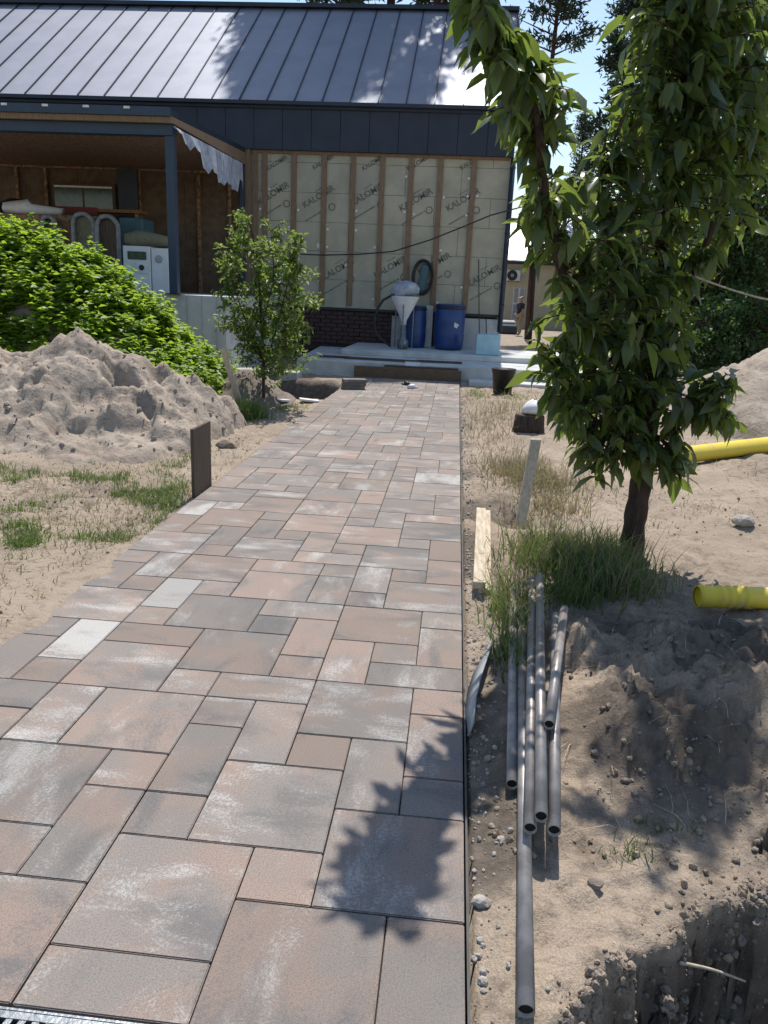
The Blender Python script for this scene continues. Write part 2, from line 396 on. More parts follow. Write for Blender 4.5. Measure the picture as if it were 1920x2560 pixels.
# ------------------------------------------------------------------ paved path
ST = """7,-1,2,2 9,-1,1,2 5,0,2,2 5,-1,2,1 3,-1,2,2 7,1,1,1 8,1,2,2 6,2,2,2 5,2,1,1 4,1,1,2 2,1,2,1 2,2,2,2
8,3,1,2 9,4,1,2 9,3,1,1 7,4,1,1 6,4,1,2 7,5,2,2 9,6,1,1 5,6,2,1 5,5,1,1 5,3,1,2 4,3,1,1 3,4,2,2 2,4,1,2 2,6,2,2 4,6,1,1 4,7,2,2
2,8,2,1 1,7,1,2 1,6,1,1 0,5,2,1 0,4,2,1 0,6,1,2 0,8,1,1 0,9,2,2 1,11,1,1 6,7,1,1 6,8,1,2 5,9,1,1 5,10,2,1 7,9,2,2 7,7,1,2 8,8,1,1
8,7,2,1 9,8,1,2 9,10,1,1 3,9,2,2 4,11,2,2 3,11,1,1 2,9,1,1 2,10,1,2 2,12,2,2 1,12,1,2 0,11,1,2 0,13,1,1 0,14,2,2 2,14,1,1 2,15,1,2
0,16,1,2 1,16,1,1 1,17,2,2 3,14,2,2 4,13,2,1 6,13,1,1 6,11,1,2 7,11,1,1 7,12,1,2 8,11,2,2 8,13,1,1 9,13,1,2 9,15,1,2 7,14,2,2
6,15,1,1 5,14,2,1 5,15,1,2 4,16,1,1 3,16,1,2 3,18,1,1 4,17,2,2 4,19,2,2 4,21,2,2 6,16,2,2 8,16,1,1 8,17,2,2 8,19,2,1 7,18,1,2 6,18,1,1
6,19,1,2 6,21,1,2 9,20,1,1 9,21,1,2 7,20,2,2 7,22,1,1 7,23,1,2 8,22,1,1 8,23,2,2 5,23,2,2 4,23,1,1 4,24,1,2 4,26,2,2 4,28,2,1 5,25,1,1
6,25,1,2 6,27,1,2 7,25,1,1 7,26,1,2 7,28,2,2 8,25,2,2 8,27,1,1 9,27,1,1 9,28,1,2 7,30,1,1 8,30,2,2 5,29,2,2 5,31,1,2 6,31,2,2
3,29,2,2 3,31,2,1 3,32,1,1 4,32,1,2 0,18,1,2 1,19,1,1 0,20,2,2 2,19,2,2 2,21,2,1 1,22,2,1 3,22,1,1 0,22,1,2 1,23,1,2 2,23,2,2
0,24,1,2 1,25,2,1 3,25,1,2 0,26,2,2 2,26,1,1 2,27,2,2"""
rng = random.Random(5)
occ = {}; stones = []
def put(c, r, w, h):
    if c+w > 10 or r+h > 67 or c < 0: return False
    cells = [(c+i, r+j) for i in range(w) for j in range(h)]
    if any(k in occ for k in cells): return False
    for k in cells: occ[k] = 1
    stones.append((c, r, w, h)); return True
for s_ in ST.split(): put(*map(int, s_.split(',')))
for r_ in range(-4, 67):
    for c_ in range(10):
        if (c_, r_) in occ: continue
        o_ = [(2, 2), (2, 2), (2, 2), (2, 2), (2, 2), (2, 1), (1, 2), (1, 2), (1, 1)] if r_ > 33 else [(2, 2), (2, 1), (1, 2), (1, 1)]
        if r_ > 33: rng.shuffle(o_)
        for w, h in o_+[(2, 1), (1, 2), (1, 1)]:
            if put(c_, r_, w, h): break
MOD = .2
TINT = {(2,4):(.16,-.1,-.2),(2,2):(.10,-.2,0),(1,7):(.30,-.1,-.3),(2,10):(.30,-.1,-.3),(5,0):(.06,-.15,.06),(3,4):(-.1,.12,.05),(2,12):(.06,.2,-.2),
 (7,9):(.0,.25,-.2),(7,11):(-.4,.1,.22),(8,17):(.04,-.1,.12),(0,14):(.10,-.15,.02),(4,6):(.06,.02,-.2),(5,5):(.08,.05,-.2),(6,4):(-.25,-.1,.1),
 (8,3):(-.15,-.1,.06),(9,-1):(-.1,-.3,-.05),(7,1):(.0,.14,-.15),(8,1):(.04,.05,-.05),(7,-1):(-.02,.1,.05),(3,-1):(-.05,.1,.02),(6,2):(.03,-.1,.02),
 (4,1):(0,-.1,.04),(7,5):(.07,-.1,-.03),(7,4):(-.2,.15,.0),(9,4):(.03,.1,-.2),(9,6):(.0,.15,-.15),(2,6):(-.05,.1,.02),(4,7):(.03,.05,-.1),(2,8):(.02,.15,-.1),
 (4,11):(.0,.12,-.1),(3,9):(-.02,-.05,.07),(5,9):(-.3,-.1,.15),(6,8):(-.1,.1,.03),(9,8):(.06,.06,-.15),(9,13):(-.15,.25,-.2),(9,15):(-.1,.25,-.2),
 (6,16):(-.1,.2,-.1),(4,17):(-.05,.2,-.1),(1,17):(-.05,.25,-.1),(3,14):(.08,-.1,.08),(7,14):(-.02,.05,.14),(0,16):(.02,.2,-.2),(4,26):(.12,-.1,.06),(8,25):(.15,-.1,-.1),(0,18):(.2,-.05,-.3),(1,19):(.12,0,-.2)}
path = thing('paved_path', None, None, (-.876, 7.7, -.09)); path['kind'] = 'structure'
MB().b(PX0+.004, PX1-.004, PY0, PY1, -.088, -.018).build('joint_bed', M['bed'], path)
pm = {}
def paver_mesh(w, h):
    if (w, h) not in pm:
        q = MB().b(-w*MOD/2+.0022, w*MOD/2-.0022, -h*MOD/2+.0022, h*MOD/2-.0022, -.05, 0)
        me = bpy.data.meshes.new('paver'); me.from_pydata(q.v, [], q.f)
        bm = bmesh.new(); bm.from_mesh(me)
        ed = [e for e in bm.edges if (e.verts[0].co.z > -.001 and e.verts[1].co.z > -.001) or abs(e.verts[0].co.z-e.verts[1].co.z) > .01]
        bmesh.ops.bevel(bm, geom=ed, offset=.0028, segments=2, affect='EDGES'); bm.to_mesh(me); bm.free()
        me.materials.append(M['paver']); pm[(w, h)] = me
    return pm[(w, h)]
po = ORG[path.name]
stones.sort(key=lambda s: s[1])
# stones whose front would reach past the drain are cut short by it: keep those behind it
for c_, r_, w, h in stones:
    y0 = 1.4217+r_*MOD
    if r_ < -1 : continue
    o = link('paver', paver_mesh(w, h), path); cut = .034 if (r_ == -1 and c_ < 7) else 0
    o.scale.y = (h*MOD-cut)/(h*MOD); y0 += cut/2
    o.location = (PX0+(c_+w/2)*MOD-po.x+rng.uniform(-.0006, .0006), y0+h*MOD/2-po.y+rng.uniform(-.0006, .0006), rng.uniform(-.0012, .0008)-po.z)
    o.rotation_euler = (rng.uniform(-.0025, .0025), rng.uniform(-.0025, .0025), rng.uniform(-.002, .002))
    t = TINT.get((c_, r_))
    if t is None: t = (rng.uniform(-.08, .10), rng.uniform(-.10, .16), rng.uniform(-.14, .06))
    o.color = (*t, 1)
MB().b(PX1+.003, PX1+.010, PY0, PY1, -.10, -.004).build('edge_strip', M['kerb'], path)

# drain channel with slotted grate in front of the pavers
dr = thing('drain_channel', 'galvanised slotted drain grate set across the front of the paving', 'drain grate', (-1.15, 1.18, -.09))
DY, DX0, DX1 = 1.251, -1.872, -.482
MB().b(DX0, DX1, DY-.152, DY-.146, -.09, -.003).b(DX0, DX1, DY-.006, DY-.0005, -.09, -.003).b(DX0, DX1, DY-.146, DY-.006, -.09, -.075).build('channel', M['castiron'], dr)
MB().b(DX0+.002, DX1-.002, DY-.1445, DY-.128, -.02, -.004).b(DX0+.002, DX1-.002, DY-.024, DY-.0075, -.02, -.004).build('rail', M['castiron'], dr)
for i in range(46):
    x = DX0+.006+i*.0298
    MB().hexa([(x, DY-.128, -.02), (x+.015, DY-.128, -.02), (x+.030, DY-.024, -.02), (x+.015, DY-.024, -.02), (x, DY-.128, -.0055), (x+.015, DY-.128, -.0055), (x+.030, DY-.024, -.0055), (x+.015, DY-.024, -.0055)]).build('bar', M['castiron'], dr)
# ------------------------------------------------------------------ heaps
def prof(xp, zp, x): return np.interp(x, xp, zp)
def cone(x, y, cx, cy, h, s, ax=1.0, ay=1.0):
    d = np.sqrt(((x-cx)/ax)**2+((y-cy)/ay)**2+.035); return h-s*d+.1*s
def smax(a, b, k=.12): return np.logaddexp(a/k, b/k)*k
def sand_z(x, y):
    z = cone(x, y, -4.05, 8.15, 1.12, .66, 1.35, 1.0)-.05
    z = smax(z, cone(x, y, -3.2, 7.9, .50, .55, 1.1, 1.0)); z = smax(z, cone(x, y, -4.75, 7.45, .66, .55, 1.1, .9))
    z = smax(z, cone(x, y, -5.6, 8.2, .95, .5, 1.4, 1.0)); z = smax(z, cone(x, y, -3.7, 7.1, .30, .42, 1.0, .8))
    r = .10*fbm(x*2.2, y*2.2, 51, 4)+.05*np.abs(fbm(x*6+y*3, y*4, 53, 4))-.10*np.abs(fbm(x*3.1+y*1.5+4, y*2.2-x, 57, 5))+.02*fbm(x*18, y*18, 58, 3)
    z = z + r*sst(-.1, .25, z)
    # slumped bites
    z = z-.17*sst(.05, .7, fbm(x*2.6+3, y*2.6, 61, 3))*sst(.1, .4, z)
    return np.maximum(z-.05-.5*sst(-2.55, -2.15, x), -.25)
sh = sheet('sand_heap', grid_axis([(-7.6, -2.1, .032)]), grid_axis([(6.1, 9.9, .032)]), sand_z, M['sand'])
tag(sh, 'pale grey sand heap with slumped crumbly sides beside the paving', 'sand heap'); own(sh)
def weed_z(x, y):
    ridge = prof([-9, -7.5, -6.2, -5.5, -4.94, -4.4, -4.0, -3.7, -3.38, -3.0], [2.1, 2.1, 2.0, 1.88, 1.62, 1.25, .85, .5, .15, -.3], x)
    w = 1.75
    z = ridge*(1-np.clip(np.abs(y-10.75)/w, 0, 1.6)**1.6)-.02+.10*fbm(x*2, y*2, 71, 4)
    return np.maximum(z, -.25)
wh = sheet('soil_heap', grid_axis([(-9, -2.9, .07)]), grid_axis([(8.6, 13.0, .07)]), weed_z, M['soilheap'])
tag(wh, 'dark soil heap overgrown with green weeds behind the sand', 'soil heap'); own(wh)
def heapR_z(x, y):
    z = smax(cone(x, y, 5.0, 11.0, 1.35, .62, 1.2, 1.0), cone(x, y, 4.2, 10.2, .55, .5))
    z = z+(.08*fbm(x*2, y*2, 81, 4)+.05*np.abs(fbm(x*6, y*6, 83, 3)))*sst(-.1, .2, z)
    return np.maximum(z-.02, -.25)
rh = sheet('sand_heap', grid_axis([(2.4, 7.5, .05)]), grid_axis([(8.6, 13.4, .05)]), heapR_z, M['sand'])
tag(rh, 'pinkish sand heap beyond the leafy cherry tree and yellow pipe', 'sand heap'); own(rh)

# ------------------------------------------------------------------ house
WY = 17.8
def w2(x, y): p = at(x, y, WY); return p.x, p.z
hx0, hx1 = -14.5, at(1098, 500, WY).x
zf0 = at(800, 332, WY).z; zf1 = at(800, 229, WY).z; zb = at(760, 666, WY).z
FLOOR = zb
house = thing('house', 'unfinished house with dark metal roof, bare insulation and wooden battens', 'house', (-6, WY+4, 0))
XL = at(535, 450, WY).x       # left end of the bare wall, porch begins
MB().b(hx0, hx1-.02, WY+.14, WY+8.3, .3, zf1-.05).build('wall_core', M['concrete'], house)
# insulation boards
BW, BH = 1.2, .6
rows = []
z = zb; k = 0
while z < zf0+.05:
    z1 = min(z+BH, zf0+.12)
    x = hx0+6 - (k % 2)*.55
    while x < hx1-.02:
        x1 = min(x+BW, hx1-.02)
        if x1-x > .05:
            d = rng.uniform(0, .008)
            MB().b(x+.0025, x1-.0025, WY-d, WY+.14, z+.0025, z1-.0025).build('insulation_board', M['insul'], house, bevel=.004)
        x = x1
    z = z1; k += 1
# battens
for bx in (552, 572, 635, 700, 762, 825, 887, 950, 1022):
    x = at(bx, 400, WY-.03).x
    MB().b(x-.055, x+.055, WY-.055, WY-.009, zb+(.05 if rng.random() > .5 else .0), zf0+.03).build('batten', M['batten'], house, bevel=.004)
x = XL+.02
MB().b(x-.09, x+.07, WY-.12, WY-.009, zb, zf0+.02).build('corner_board', M['batten'], house, bevel=.004)
MB().b(XL+.10, hx1-.1, WY-.060, WY-.010, zf0-.055, zf0+.03).build('head_batten', M['batten'], house)
# fixings
for i in range(46):
    bx = rng.choice((572, 635, 700, 762, 825, 887, 950, 1022)); x = at(bx, 400, WY).x+rng.choice((-.1, .1)); z = zb+.2+rng.randint(0, 8)*.37+rng.uniform(-.03, .03)
    if z > zf0-.1: continue
    MB().lathe((x, WY-.012, z), [(.028, -.0), (.028, .008), (.012, .012)], 10, Matrix.Rotation(R(90), 3, 'X')).build('fixing_disc', M['disc'], house)
# printed marks
def print_mark(dx, dy, txt, size, ang, ring=False):
    cu = bpy.data.curves.new('print', 'FONT'); cu.body = txt; cu.size = size; cu.align_x = 'CENTER'; cu.align_y = 'CENTER'; cu.offset = .004
    ob = bpy.data.objects.new('print', cu); C.objects.link(ob)
    dg = bpy.context.evaluated_depsgraph_get(); me = bpy.data.meshes.new_from_object(ob.evaluated_get(dg)); bpy.data.objects.remove(ob)
    me.materials.append(M['print']) if not me.materials else None
    p = at(dx, dy, WY-.0095)
    me.transform(Matrix.Translation(p-ORG[house.name]) @ Matrix.Rotation(R(90), 4, 'X') @ Matrix.Rotation(ang, 4, 'Z') @ Matrix.Shear('XY', 4, (0.0, 0.0)))
    me.materials.clear(); me.materials.append(M['print'])
    link('print', me, house)
def ring_mark(dx, dy, ang):
    p = at(dx, dy, WY-.0095); q = MB()
    n = 20; c_, s_ = math.cos(ang), math.sin(ang)
    vs_ = []
    for k in range(n):
        a = 2*math.pi*k/n
        for r_ in (.055, .078): vs_.append((p.x+r_*math.cos(a), p.y, p.z+r_*math.sin(a)))
    q.add(vs_, [(2*k, 2*k+1, (2*k+3) % (2*n), (2*k+2) % (2*n)) for k in range(n)])
    q.build('ring_print', M['print'], house)
PR = R(31)
def dash_mark(dx, dy, length, hgt):
    p = at(dx, dy, WY-.0095); q = MB(); t = -length/2; c_, s_ = math.cos(PR), math.sin(PR)
    while t < length/2:
        w_ = rng.uniform(.015, .05)
        cs = [(t, -hgt/2), (t+w_, -hgt/2), (t+w_, hgt/2), (t, hgt/2)]
        q.add([(p.x+a*c_-b*s_, p.y, p.z+a*s_+b*c_) for a, b in cs], [(0, 1, 2, 3)]); t += w_+rng.uniform(.006, .015)
    q.build('small_print', M['print'], house)
for dx, dy in ((590, 418), (688, 425), (793, 420), (898, 432), (1000, 432), (730, 582), (843, 577), (938, 570), (1045, 596), (404, 430), (404, 540), (1010, 350), (590, 352), (690, 350), (797, 352), (895, 352)):
    top = dy < 400 and dx > 560
    if top:
        print_mark(dx+8, dy, 'KALOMIR', .12, PR); continue
    print_mark(dx, dy, 'KALOMIR', .185, PR)
    if dx < 560: continue
    dash_mark(dx+2, dy-17, .20, .018); dash_mark(dx-6, dy+39, .55, .03); ring_mark(dx+29, dy+22, PR)
# plinth bricks and concrete
MB().b(at(560, 700, WY).x, hx1-.08, WY+.10, WY+.6, .25, zb-.03).build('plinth', M['brick'], house)
bx0, bx1 = at(655, 700, WY).x, at(848, 700, WY).x
nb = 0
zz = .42
while zz < zb-.10:
    x = bx0-(nb % 2)*.13
    while x < bx1:
        MB().b(max(x, bx0)+.005, min(x+.25, bx1)-.005, WY+.04-rng.uniform(0, .01), WY+.10, zz+.005, min(zz+.085, zb-.05)-.005).build('brick', M['brick'], house)
        x += .26
    zz += .09; nb += 1
x0, x1 = at(1000, 700, WY).x, hx1-.06
MB().b(x0, x1, WY+.02, WY+.10, .35, zb-.10).build('plinth_panel', M['concrete_pale'], house)
MB().b(at(846, 700, WY).x, at(895, 700, WY).x, WY+.03, WY+.10, .35, zb-.12).build('plinth_panel', M['concrete'], house)
MB().b(XL, hx1-.03, WY-.02, WY+.14, zb-.05, zb-.002).build('base_trim', M['fascia'], house)
# fascia: dark folded panels below the eave
FX1 = at(1114, 300, WY-.16).x
x = hx0; i = 0
while x < FX1-.01:
    x1 = min(x+.62, FX1)
    MB().b(x+.003, x1-.003, WY-.15, WY+.12, zf0, zf1-.06).build('fascia_panel', M['fascia'], house, bevel=.004)
    x = x1; i += 1
MB().b(hx0, FX1+.02, WY-.20, WY-.15, zf1-.13, zf1-.005).b(hx0, FX1+.02, WY-.30, WY-.20, zf1-.075, zf1-.055).b(hx0, FX1+.02, WY-.31, WY-.295, zf1-.075, zf1-.005).build('gutter', M['fascia'], house)
MB().b(hx0, FX1, WY-.149, WY+.1, zf1-.06, zf1-.03).build('eave_closure', M['fascia'], house)
# roof
E0 = Vector((0, WY-.22, zf1+.0)); RY = WY+4.25; RZ = at(500, 15, RY).z
RXL, RXR = hx0-.3, at(1121, 120, WY+2).x
sl_ = (RZ-E0.z)/(RY-E0.y); ln = math.hypot(RZ-E0.z, RY-E0.y); nrm = Vector((0, -(RZ-E0.z)/ln, (RY-E0.y)/ln))
x = at(54.6+65*K*.0, 218, E0.y).x
sp = at(54.6+65.5*K, 219, E0.y).x-at(54.6, 218, E0.y).x
while x > RXL: x -= sp
xs_ = []
while x < RXR: xs_.append(x); x += sp
def roof_quad(xa, xb, z0, z1, y_a=0.0, y_b=1.0):
    a = Vector((xa, E0.y+(RY-E0.y)*y_a, E0.z+(RZ-E0.z)*y_a)); b = Vector((xa, E0.y+(RY-E0.y)*y_b, E0.z+(RZ-E0.z)*y_b)); dx = Vector((xb-xa, 0, 0))
    return [a+nrm*z0, a+dx+nrm*z0, b+dx+nrm*z0, b+nrm*z0, a+nrm*z1, a+dx+nrm*z1, b+dx+nrm*z1, b+nrm*z1]
for i in range(len(xs_)):
    xa = max(xs_[i], RXL); xb = min(xs_[i]+sp, RXR)
    MB().hexa(roof_quad(xa+.002, xb-.002, -.03, .0+rng.uniform(-.003, .003))).build('roof_panel', M['roof'], house)
    MB().hexa(roof_quad(xa-.011, xa+.011, .001, .032, .002, .998)).build('standing_seam', M['seam'], house)
MB().hexa(roof_quad(RXR-.02, RXR+.03, -.2, .05, 0, 1)).build('verge_trim', M['fascia'], house)
MB().b(RXL, RXR+.03, RY-.16, RY+.16, RZ-.02, RZ+.07).build('ridge_cap', M['fascia'], house)
bk = MB(); bk.add([(RXL, RY+.02, RZ), (RXR, RY+.02, RZ), (RXR, RY+4.6, E0.z), (RXL, RY+4.6, E0.z), (RXL, RY+.02, RZ-.05), (RXR, RY+.02, RZ-.05), (RXR, RY+4.6, E0.z-.05), (RXL, RY+4.6, E0.z-.05)],
    [(0, 1, 2, 3), (7, 6, 5, 4), (0, 4, 5, 1), (1, 5, 6, 2), (2, 6, 7, 3), (3, 7, 4, 0)]); bk.build('rear_roof', M['seam'], house)
g = MB(); g.add([(hx1-.1, WY+.16, zf1-.06), (hx1-.1, RY+4.0, zf1-.06), (hx1-.1, RY, RZ-.1), (hx1-.22, WY+.16, zf1-.06), (hx1-.22, RY+4.0, zf1-.06), (hx1-.22, RY, RZ-.1)], [(0, 1, 2), (5, 4, 3), (0, 3, 4, 1), (1, 4, 5, 2), (2, 5, 3, 0)])
g.build('gable', M['insul'], house)
# corner downpipe
px = at(1084, 500, WY-.12)
cx_ = hx1-.02
dp = MB().tube([(cx_, WY-.12, .85), (cx_, WY-.12, zf0-.02)], .055, 12); dp.build('downpipe', M['fascia'], house, True)
for zz in (1.4, 2.9, 4.2): MB().lathe((cx_, WY-.12, zz), [(.062, 0), (.064, .02), (.062, .04)], 12).build('pipe_bracket', M['fascia'], house)
# thin rods standing by the corner
for dx in (1036, 1052):
    a = at(dx, 745, WY-.3); b = at(dx-2, 560 if dx == 1036 else 690, WY-.05)
    own(tag(MB().tube([(a.x, a.y, .5), b], .012, 6).build('metal_rod', M['rubber']), 'thin dark rod leaning on the bare wall ' + ('taller, nearer the barrel' if dx == 1036 else 'shorter, beside the downpipe'), 'rod'))

# ------------------------------------------------------------------ porch
FYP = 13.35
XP = XL
pr = thing('porch', 'open timber porch with dark post and strand board ceiling', 'porch', (-9, 15.5, 0))
zpt = at(385, 242, FYP).z; zpb = at(380, 295, FYP).z
zr0 = at(540, 326, WY).z
XPL = -13.5
PLZ = at(378, 636, FYP).z
MB().b(XPL, at(490, 700, FYP+.0).x, FYP-.05, WY+.1, -.5, PLZ).build('platform', M['concrete_pale'], pr)
for k, dx in enumerate((405, 437, 468)):      # shutter joints of the concrete face
    p = at(dx, 700, FYP-.05); MB().b(p.x-.004, p.x+.004, FYP-.056, FYP-.051, 0, PLZ-.01).build('joint', M['concrete'], pr)
# roof slab, drip edges, beams
zA = zpt
MB().hexa([(XPL, FYP-.2, zA-.09), (XP, FYP-.2, zA-.09), (XP, WY-.17, zr0-.06), (XPL, WY-.17, zr0-.06), (XPL, FYP-.2, zA), (XP, FYP-.2, zA), (XP, WY-.17, zr0+.03), (XPL, WY-.17, zr0+.03)]).build('roof_deck', M['fascia'], pr)
h = (zpt-zpb)
MB().b(XPL, XP+.005, FYP-.25, FYP-.21, zA-.30*h, zA+.02).build('drip_edge', M['navy'], pr)
MB().b(XPL, XP, FYP-.205, FYP-.12, zA-.55*h, zA-.31*h).build('fascia_board', M['batten'], pr)
MB().b(XPL, XP-.02, FYP-.10, FYP+.10, zA-1.0*h, zA-.56*h).build('beam', M['navy'], pr)
MB().hexa([(XP-.04, FYP-.20, zA-.52*h), (XP+.004, FYP-.20, zA-.52*h), (XP+.004, WY-.18, zr0-.30), (XP-.04, WY-.18, zr0-.30), (XP-.04, FYP-.20, zA-.1), (XP+.004, FYP-.20, zA-.1), (XP+.004, WY-.18, zr0-.065), (XP-.04, WY-.18, zr0-.065)]).build('barge_board', M['batten'], pr)
for i in range(7):       # brackets on the front edge
    p = at(10+i*88, 246, FYP-.26)
    if p.x < XP-.1: MB().b(p.x-.05, p.x+.05, FYP-.262, FYP-.252, zA-.02, zA+.015).build('clip', M['disc'], pr)
# ceiling boards
n = 6
for i in range(n):
    ya, yb = FYP+.12+(WY-FYP-.14)*i/n, FYP+.12+(WY-FYP-.14)*(i+1)/n
    xx = XPL
    while xx < XP-.1:
        x2 = min(xx+2.5, XP-.06)
        zz = zA-.56*h-.03 - .0*i
        MB().b(xx+.004, x2-.004, ya+.003, yb-.003, zz-.02-.002*(i % 2), zz).build('ceiling_board', M['osb'], pr)
        xx = x2
# post
pp = at(374, 500, FYP)
MB().b(pp.x-.072, pp.x+.072, FYP-.072, FYP+.072, PLZ+.012, zA-1.0*h).build('post', M['navy'], pr, bevel=.006)
MB().b(pp.x-.13, pp.x+.13, FYP-.12, FYP+.13, PLZ+.0005, PLZ+.012).build('post_base', M['navy'], pr)
MB().b(XP-.10, XP-.02, WY-.24, WY-.13, PLZ, zr0-.31).build('rear_post', M['navy'], pr)
# back wall of the porch: boards, battens, window
xx = XPL; k = 0
while xx < XP-.15:
    x2 = min(xx+1.22, XP-.13)
    MB().b(xx+.003, x2-.003, WY-.019, WY-.009, PLZ, zA-.56*h-.055).build('wall_board', M['porchwall'], pr); xx = x2
wz1 = zA-.56*h-.06
xx = XPL
wb0, wb1 = at(108, 430, WY-.12), at(262, 430, WY-.12)
for i, dx in enumerate((-60, 38, 100, 270, 300, 428, 495)):
    p = at(dx, 450, WY-.14); MB().b(p.x-.035, p.x+.035, WY-.10, WY-.02, PLZ, wz1).build('wall_batten', M['osb'], pr)
MB().b(XPL, XP-.12, WY-.11, WY-.02, wz1-.05, wz1).build('wall_batten', M['osb'], pr)
a, b = at(118, 405, WY-.14), at(245, 452, WY-.14)
wn = MB().b(a.x-.06, b.x+.06, WY-.16, WY-.105, b.z-.06, a.z+.10).build('window_frame', M['woodbrown'], pr)
MB().b(a.x, (a.x+b.x)/2-.02, WY-.165, WY-.162, b.z, a.z).build('pane', M['glass'], wn)
MB().b((a.x+b.x)/2+.02, b.x, WY-.165, WY-.162, b.z, a.z-.02).build('pane', M['glass'], wn)
MB().b(a.x, b.x, WY-.175, WY-.166, a.z+.01, a.z+.05).build('blind_rail', M['disc'], wn)
p0, p1 = at(255, 400, WY-.14), at(300, 470, WY-.14)
MB().b(p0.x, p1.x, WY-.15, WY-.101, PLZ, wz1-.02).build('door', M['seam'], pr)
# torn membrane hanging from the barge board
def tornsheet():
    q = MB(); xs2 = XP+.02; n = 26
    top = []; bot = []
    for i in range(n+1):
        t = i/n; y = FYP-.15+(WY-.35-FYP)*t
        zt = (zA-.12)*(1-t)+(zr0-.2)*t
        drop = (.12+.40*min(1, t*1.8)) if t < .9 else .38
        step = [.0, .05, -.06, .1, -.03, .06][int(t*9) % 6]
        top.append((xs2+.006*math.sin(i*1.7), y, zt-.34*h)); bot.append((xs2+.02*math.sin(i*1.1)+.02, y+.03*math.sin(i*2.3), zt-drop-step-.16*t-.03*(i%2)))
    vs_ = top+bot; f = [(i, i+1, n+2+i, n+1+i) for i in range(n)]
    q.add(vs_, f); return q
o = tornsheet().build('membrane', M['bag'], pr); md = o.modifiers.new('s', 'SOLIDIFY'); md.thickness = .006

# porch clutter (each a thing of its own, standing on the platform)
def arch_chair(dx0, dx1, dtop, dbot, Y, label, fill):
    a, b = at(dx0, dtop, Y), at(dx1, dbot, Y)
    root = thing('arched_chair', label, 'chair', ((a.x+b.x)/2, Y, PLZ), 'arched chairs stored in the porch')
    w = (b.x-a.x)/2; cx = (a.x+b.x)/2; zt = a.z; n = 14
    pts = [(cx-w, Y, PLZ)] + [(cx-w*math.cos(math.pi*k/n), Y+.02*math.sin(k), zt-w*.9+w*.9*math.sin(math.pi*k/n)) for k in range(n+1)] + [(cx+w, Y, PLZ)]
    MB().tube(pts, .042, 8).build('frame', M['hoop'], root, True)
    q = MB(); v = [(cx-w*.9*math.cos(math.pi*k/n), Y+.06, zt-w*.9+w*.82*math.sin(math.pi*k/n)) for k in range(n+1)]+[(cx+w*.9, Y+.10, PLZ+.35), (cx-w*.9, Y+.10, PLZ+.35)]
    v2 = [(x_, y_+.03, z_) for x_, y_, z_ in v]; nn = len(v)
    q.add(v+v2, [tuple(range(nn))[::-1], tuple(range(nn, 2*nn))]+[(i, (i+1) % nn, nn+(i+1) % nn, nn+i) for i in range(nn)])
    q.build('back_panel', M[fill], root)
    MB().b(cx-w*.9, cx+w*.9, Y-.45, Y+.05, PLZ+.33, PLZ+.40).build('seat', M['white'], root, bevel=.02)
    for sx in (-1, 1): MB().tube([(cx+sx*w*.8, Y-.4, PLZ), (cx+sx*w*.8, Y-.38, PLZ+.34)], .03, 8).build('leg', M['white'], root)
arch_chair(90, 121, 467, 520, 15.2, 'white framed arched chair with dark brown back, nearest the long rolled cover', 'woodbrown')
arch_chair(156, 203, 461, 520, 15.2, 'white framed arched chair with olive striped back, middle of the stored row', 'khaki')
arch_chair(208, 256, 466, 530, 15.0, 'white framed arched chair with wide brown back, beside the teal sheet', 'woodbrown')
def lumpy(name, pts, rad, mt, label, cat):
    q = MB().tube(pts, rad, 10); o = q.build(name, mt, None, True)
    for v in o.data.vertices: v.co += Vector((rng.uniform(-1, 1), rng.uniform(-1, 1), rng.uniform(-1, 1)))*.02
    return own(tag(o, label, cat))
own(tag(MB().b(at(-20, 470, 15.6).x, at(215, 470, 15.6).x, 15.5, 16.1, PLZ, at(0, 460, 15.6).z).build('storage_crate', M['osb'], None, bevel=.01), 'long brown crate in the porch under rolled covers', 'crate'))
p = at(-10, 470, 15.4); q_ = at(118, 470, 15.4); zt_ = at(0, 462, 15.6).z
lumpy('rolled_cover', [(p.x, 15.75, zt_+.13), (p.x+.5, 15.75, zt_+.15), ((p.x+q_.x)/2, 15.72, zt_+.11), (q_.x, 15.74, zt_+.09)], [.10, .15, .11, .06], M['white'], 'white rolled cover lying on the long brown crate', 'cover')
p = at(20, 440, 16.3)
own(tag(MB().lathe((p.x, 16.5, PLZ), [(.7, 0), (.68, p.z-PLZ-.4), (.55, p.z-PLZ-.1), (.1, p.z-PLZ+.12)], 14).build('covered_barbecue', M['rubber'], None, True), 'black tarpaulin covered hump at the back of the porch', 'covered hump'))
a, b = at(222, 452, 16.9), at(308, 462, 16.9)
sh_ = thing('shelf', 'red and orange shelf under the porch window', 'shelf', ((a.x+b.x)/2, 16.95, PLZ))
MB().b(at(95, 452, 16.9).x, b.x, 16.8, 17.2, b.z, a.z).build('board', M['orange'], sh_)
MB().b(at(95, 452, 16.9).x, at(215, 452, 16.9).x, 16.78, 16.799, b.z-.04, a.z+.02).build('edge', M['red'], sh_)
for xx in (at(110, 452, 16.9).x, b.x-.15): MB().b(xx, xx+.07, 16.85, 16.92, PLZ, b.z).build('leg', M['osb'], sh_)
a, b = at(258, 604, 14.3), at(362, 534, 14.3)
ap = thing('kitchen_cooker', 'white enamel cooker with dark oval door window by the dark post', 'cooker', ((a.x+b.x)/2, 14.5, PLZ))
zt = b.z; x0 = at(268, 600, 14.3).x; x1 = at(326, 600, 14.3).x; x2 = b.x
MB().b(x0, x1-.005, 14.3, 14.85, PLZ+.0, zt).build('body', M['appliance'], ap, bevel=.012)
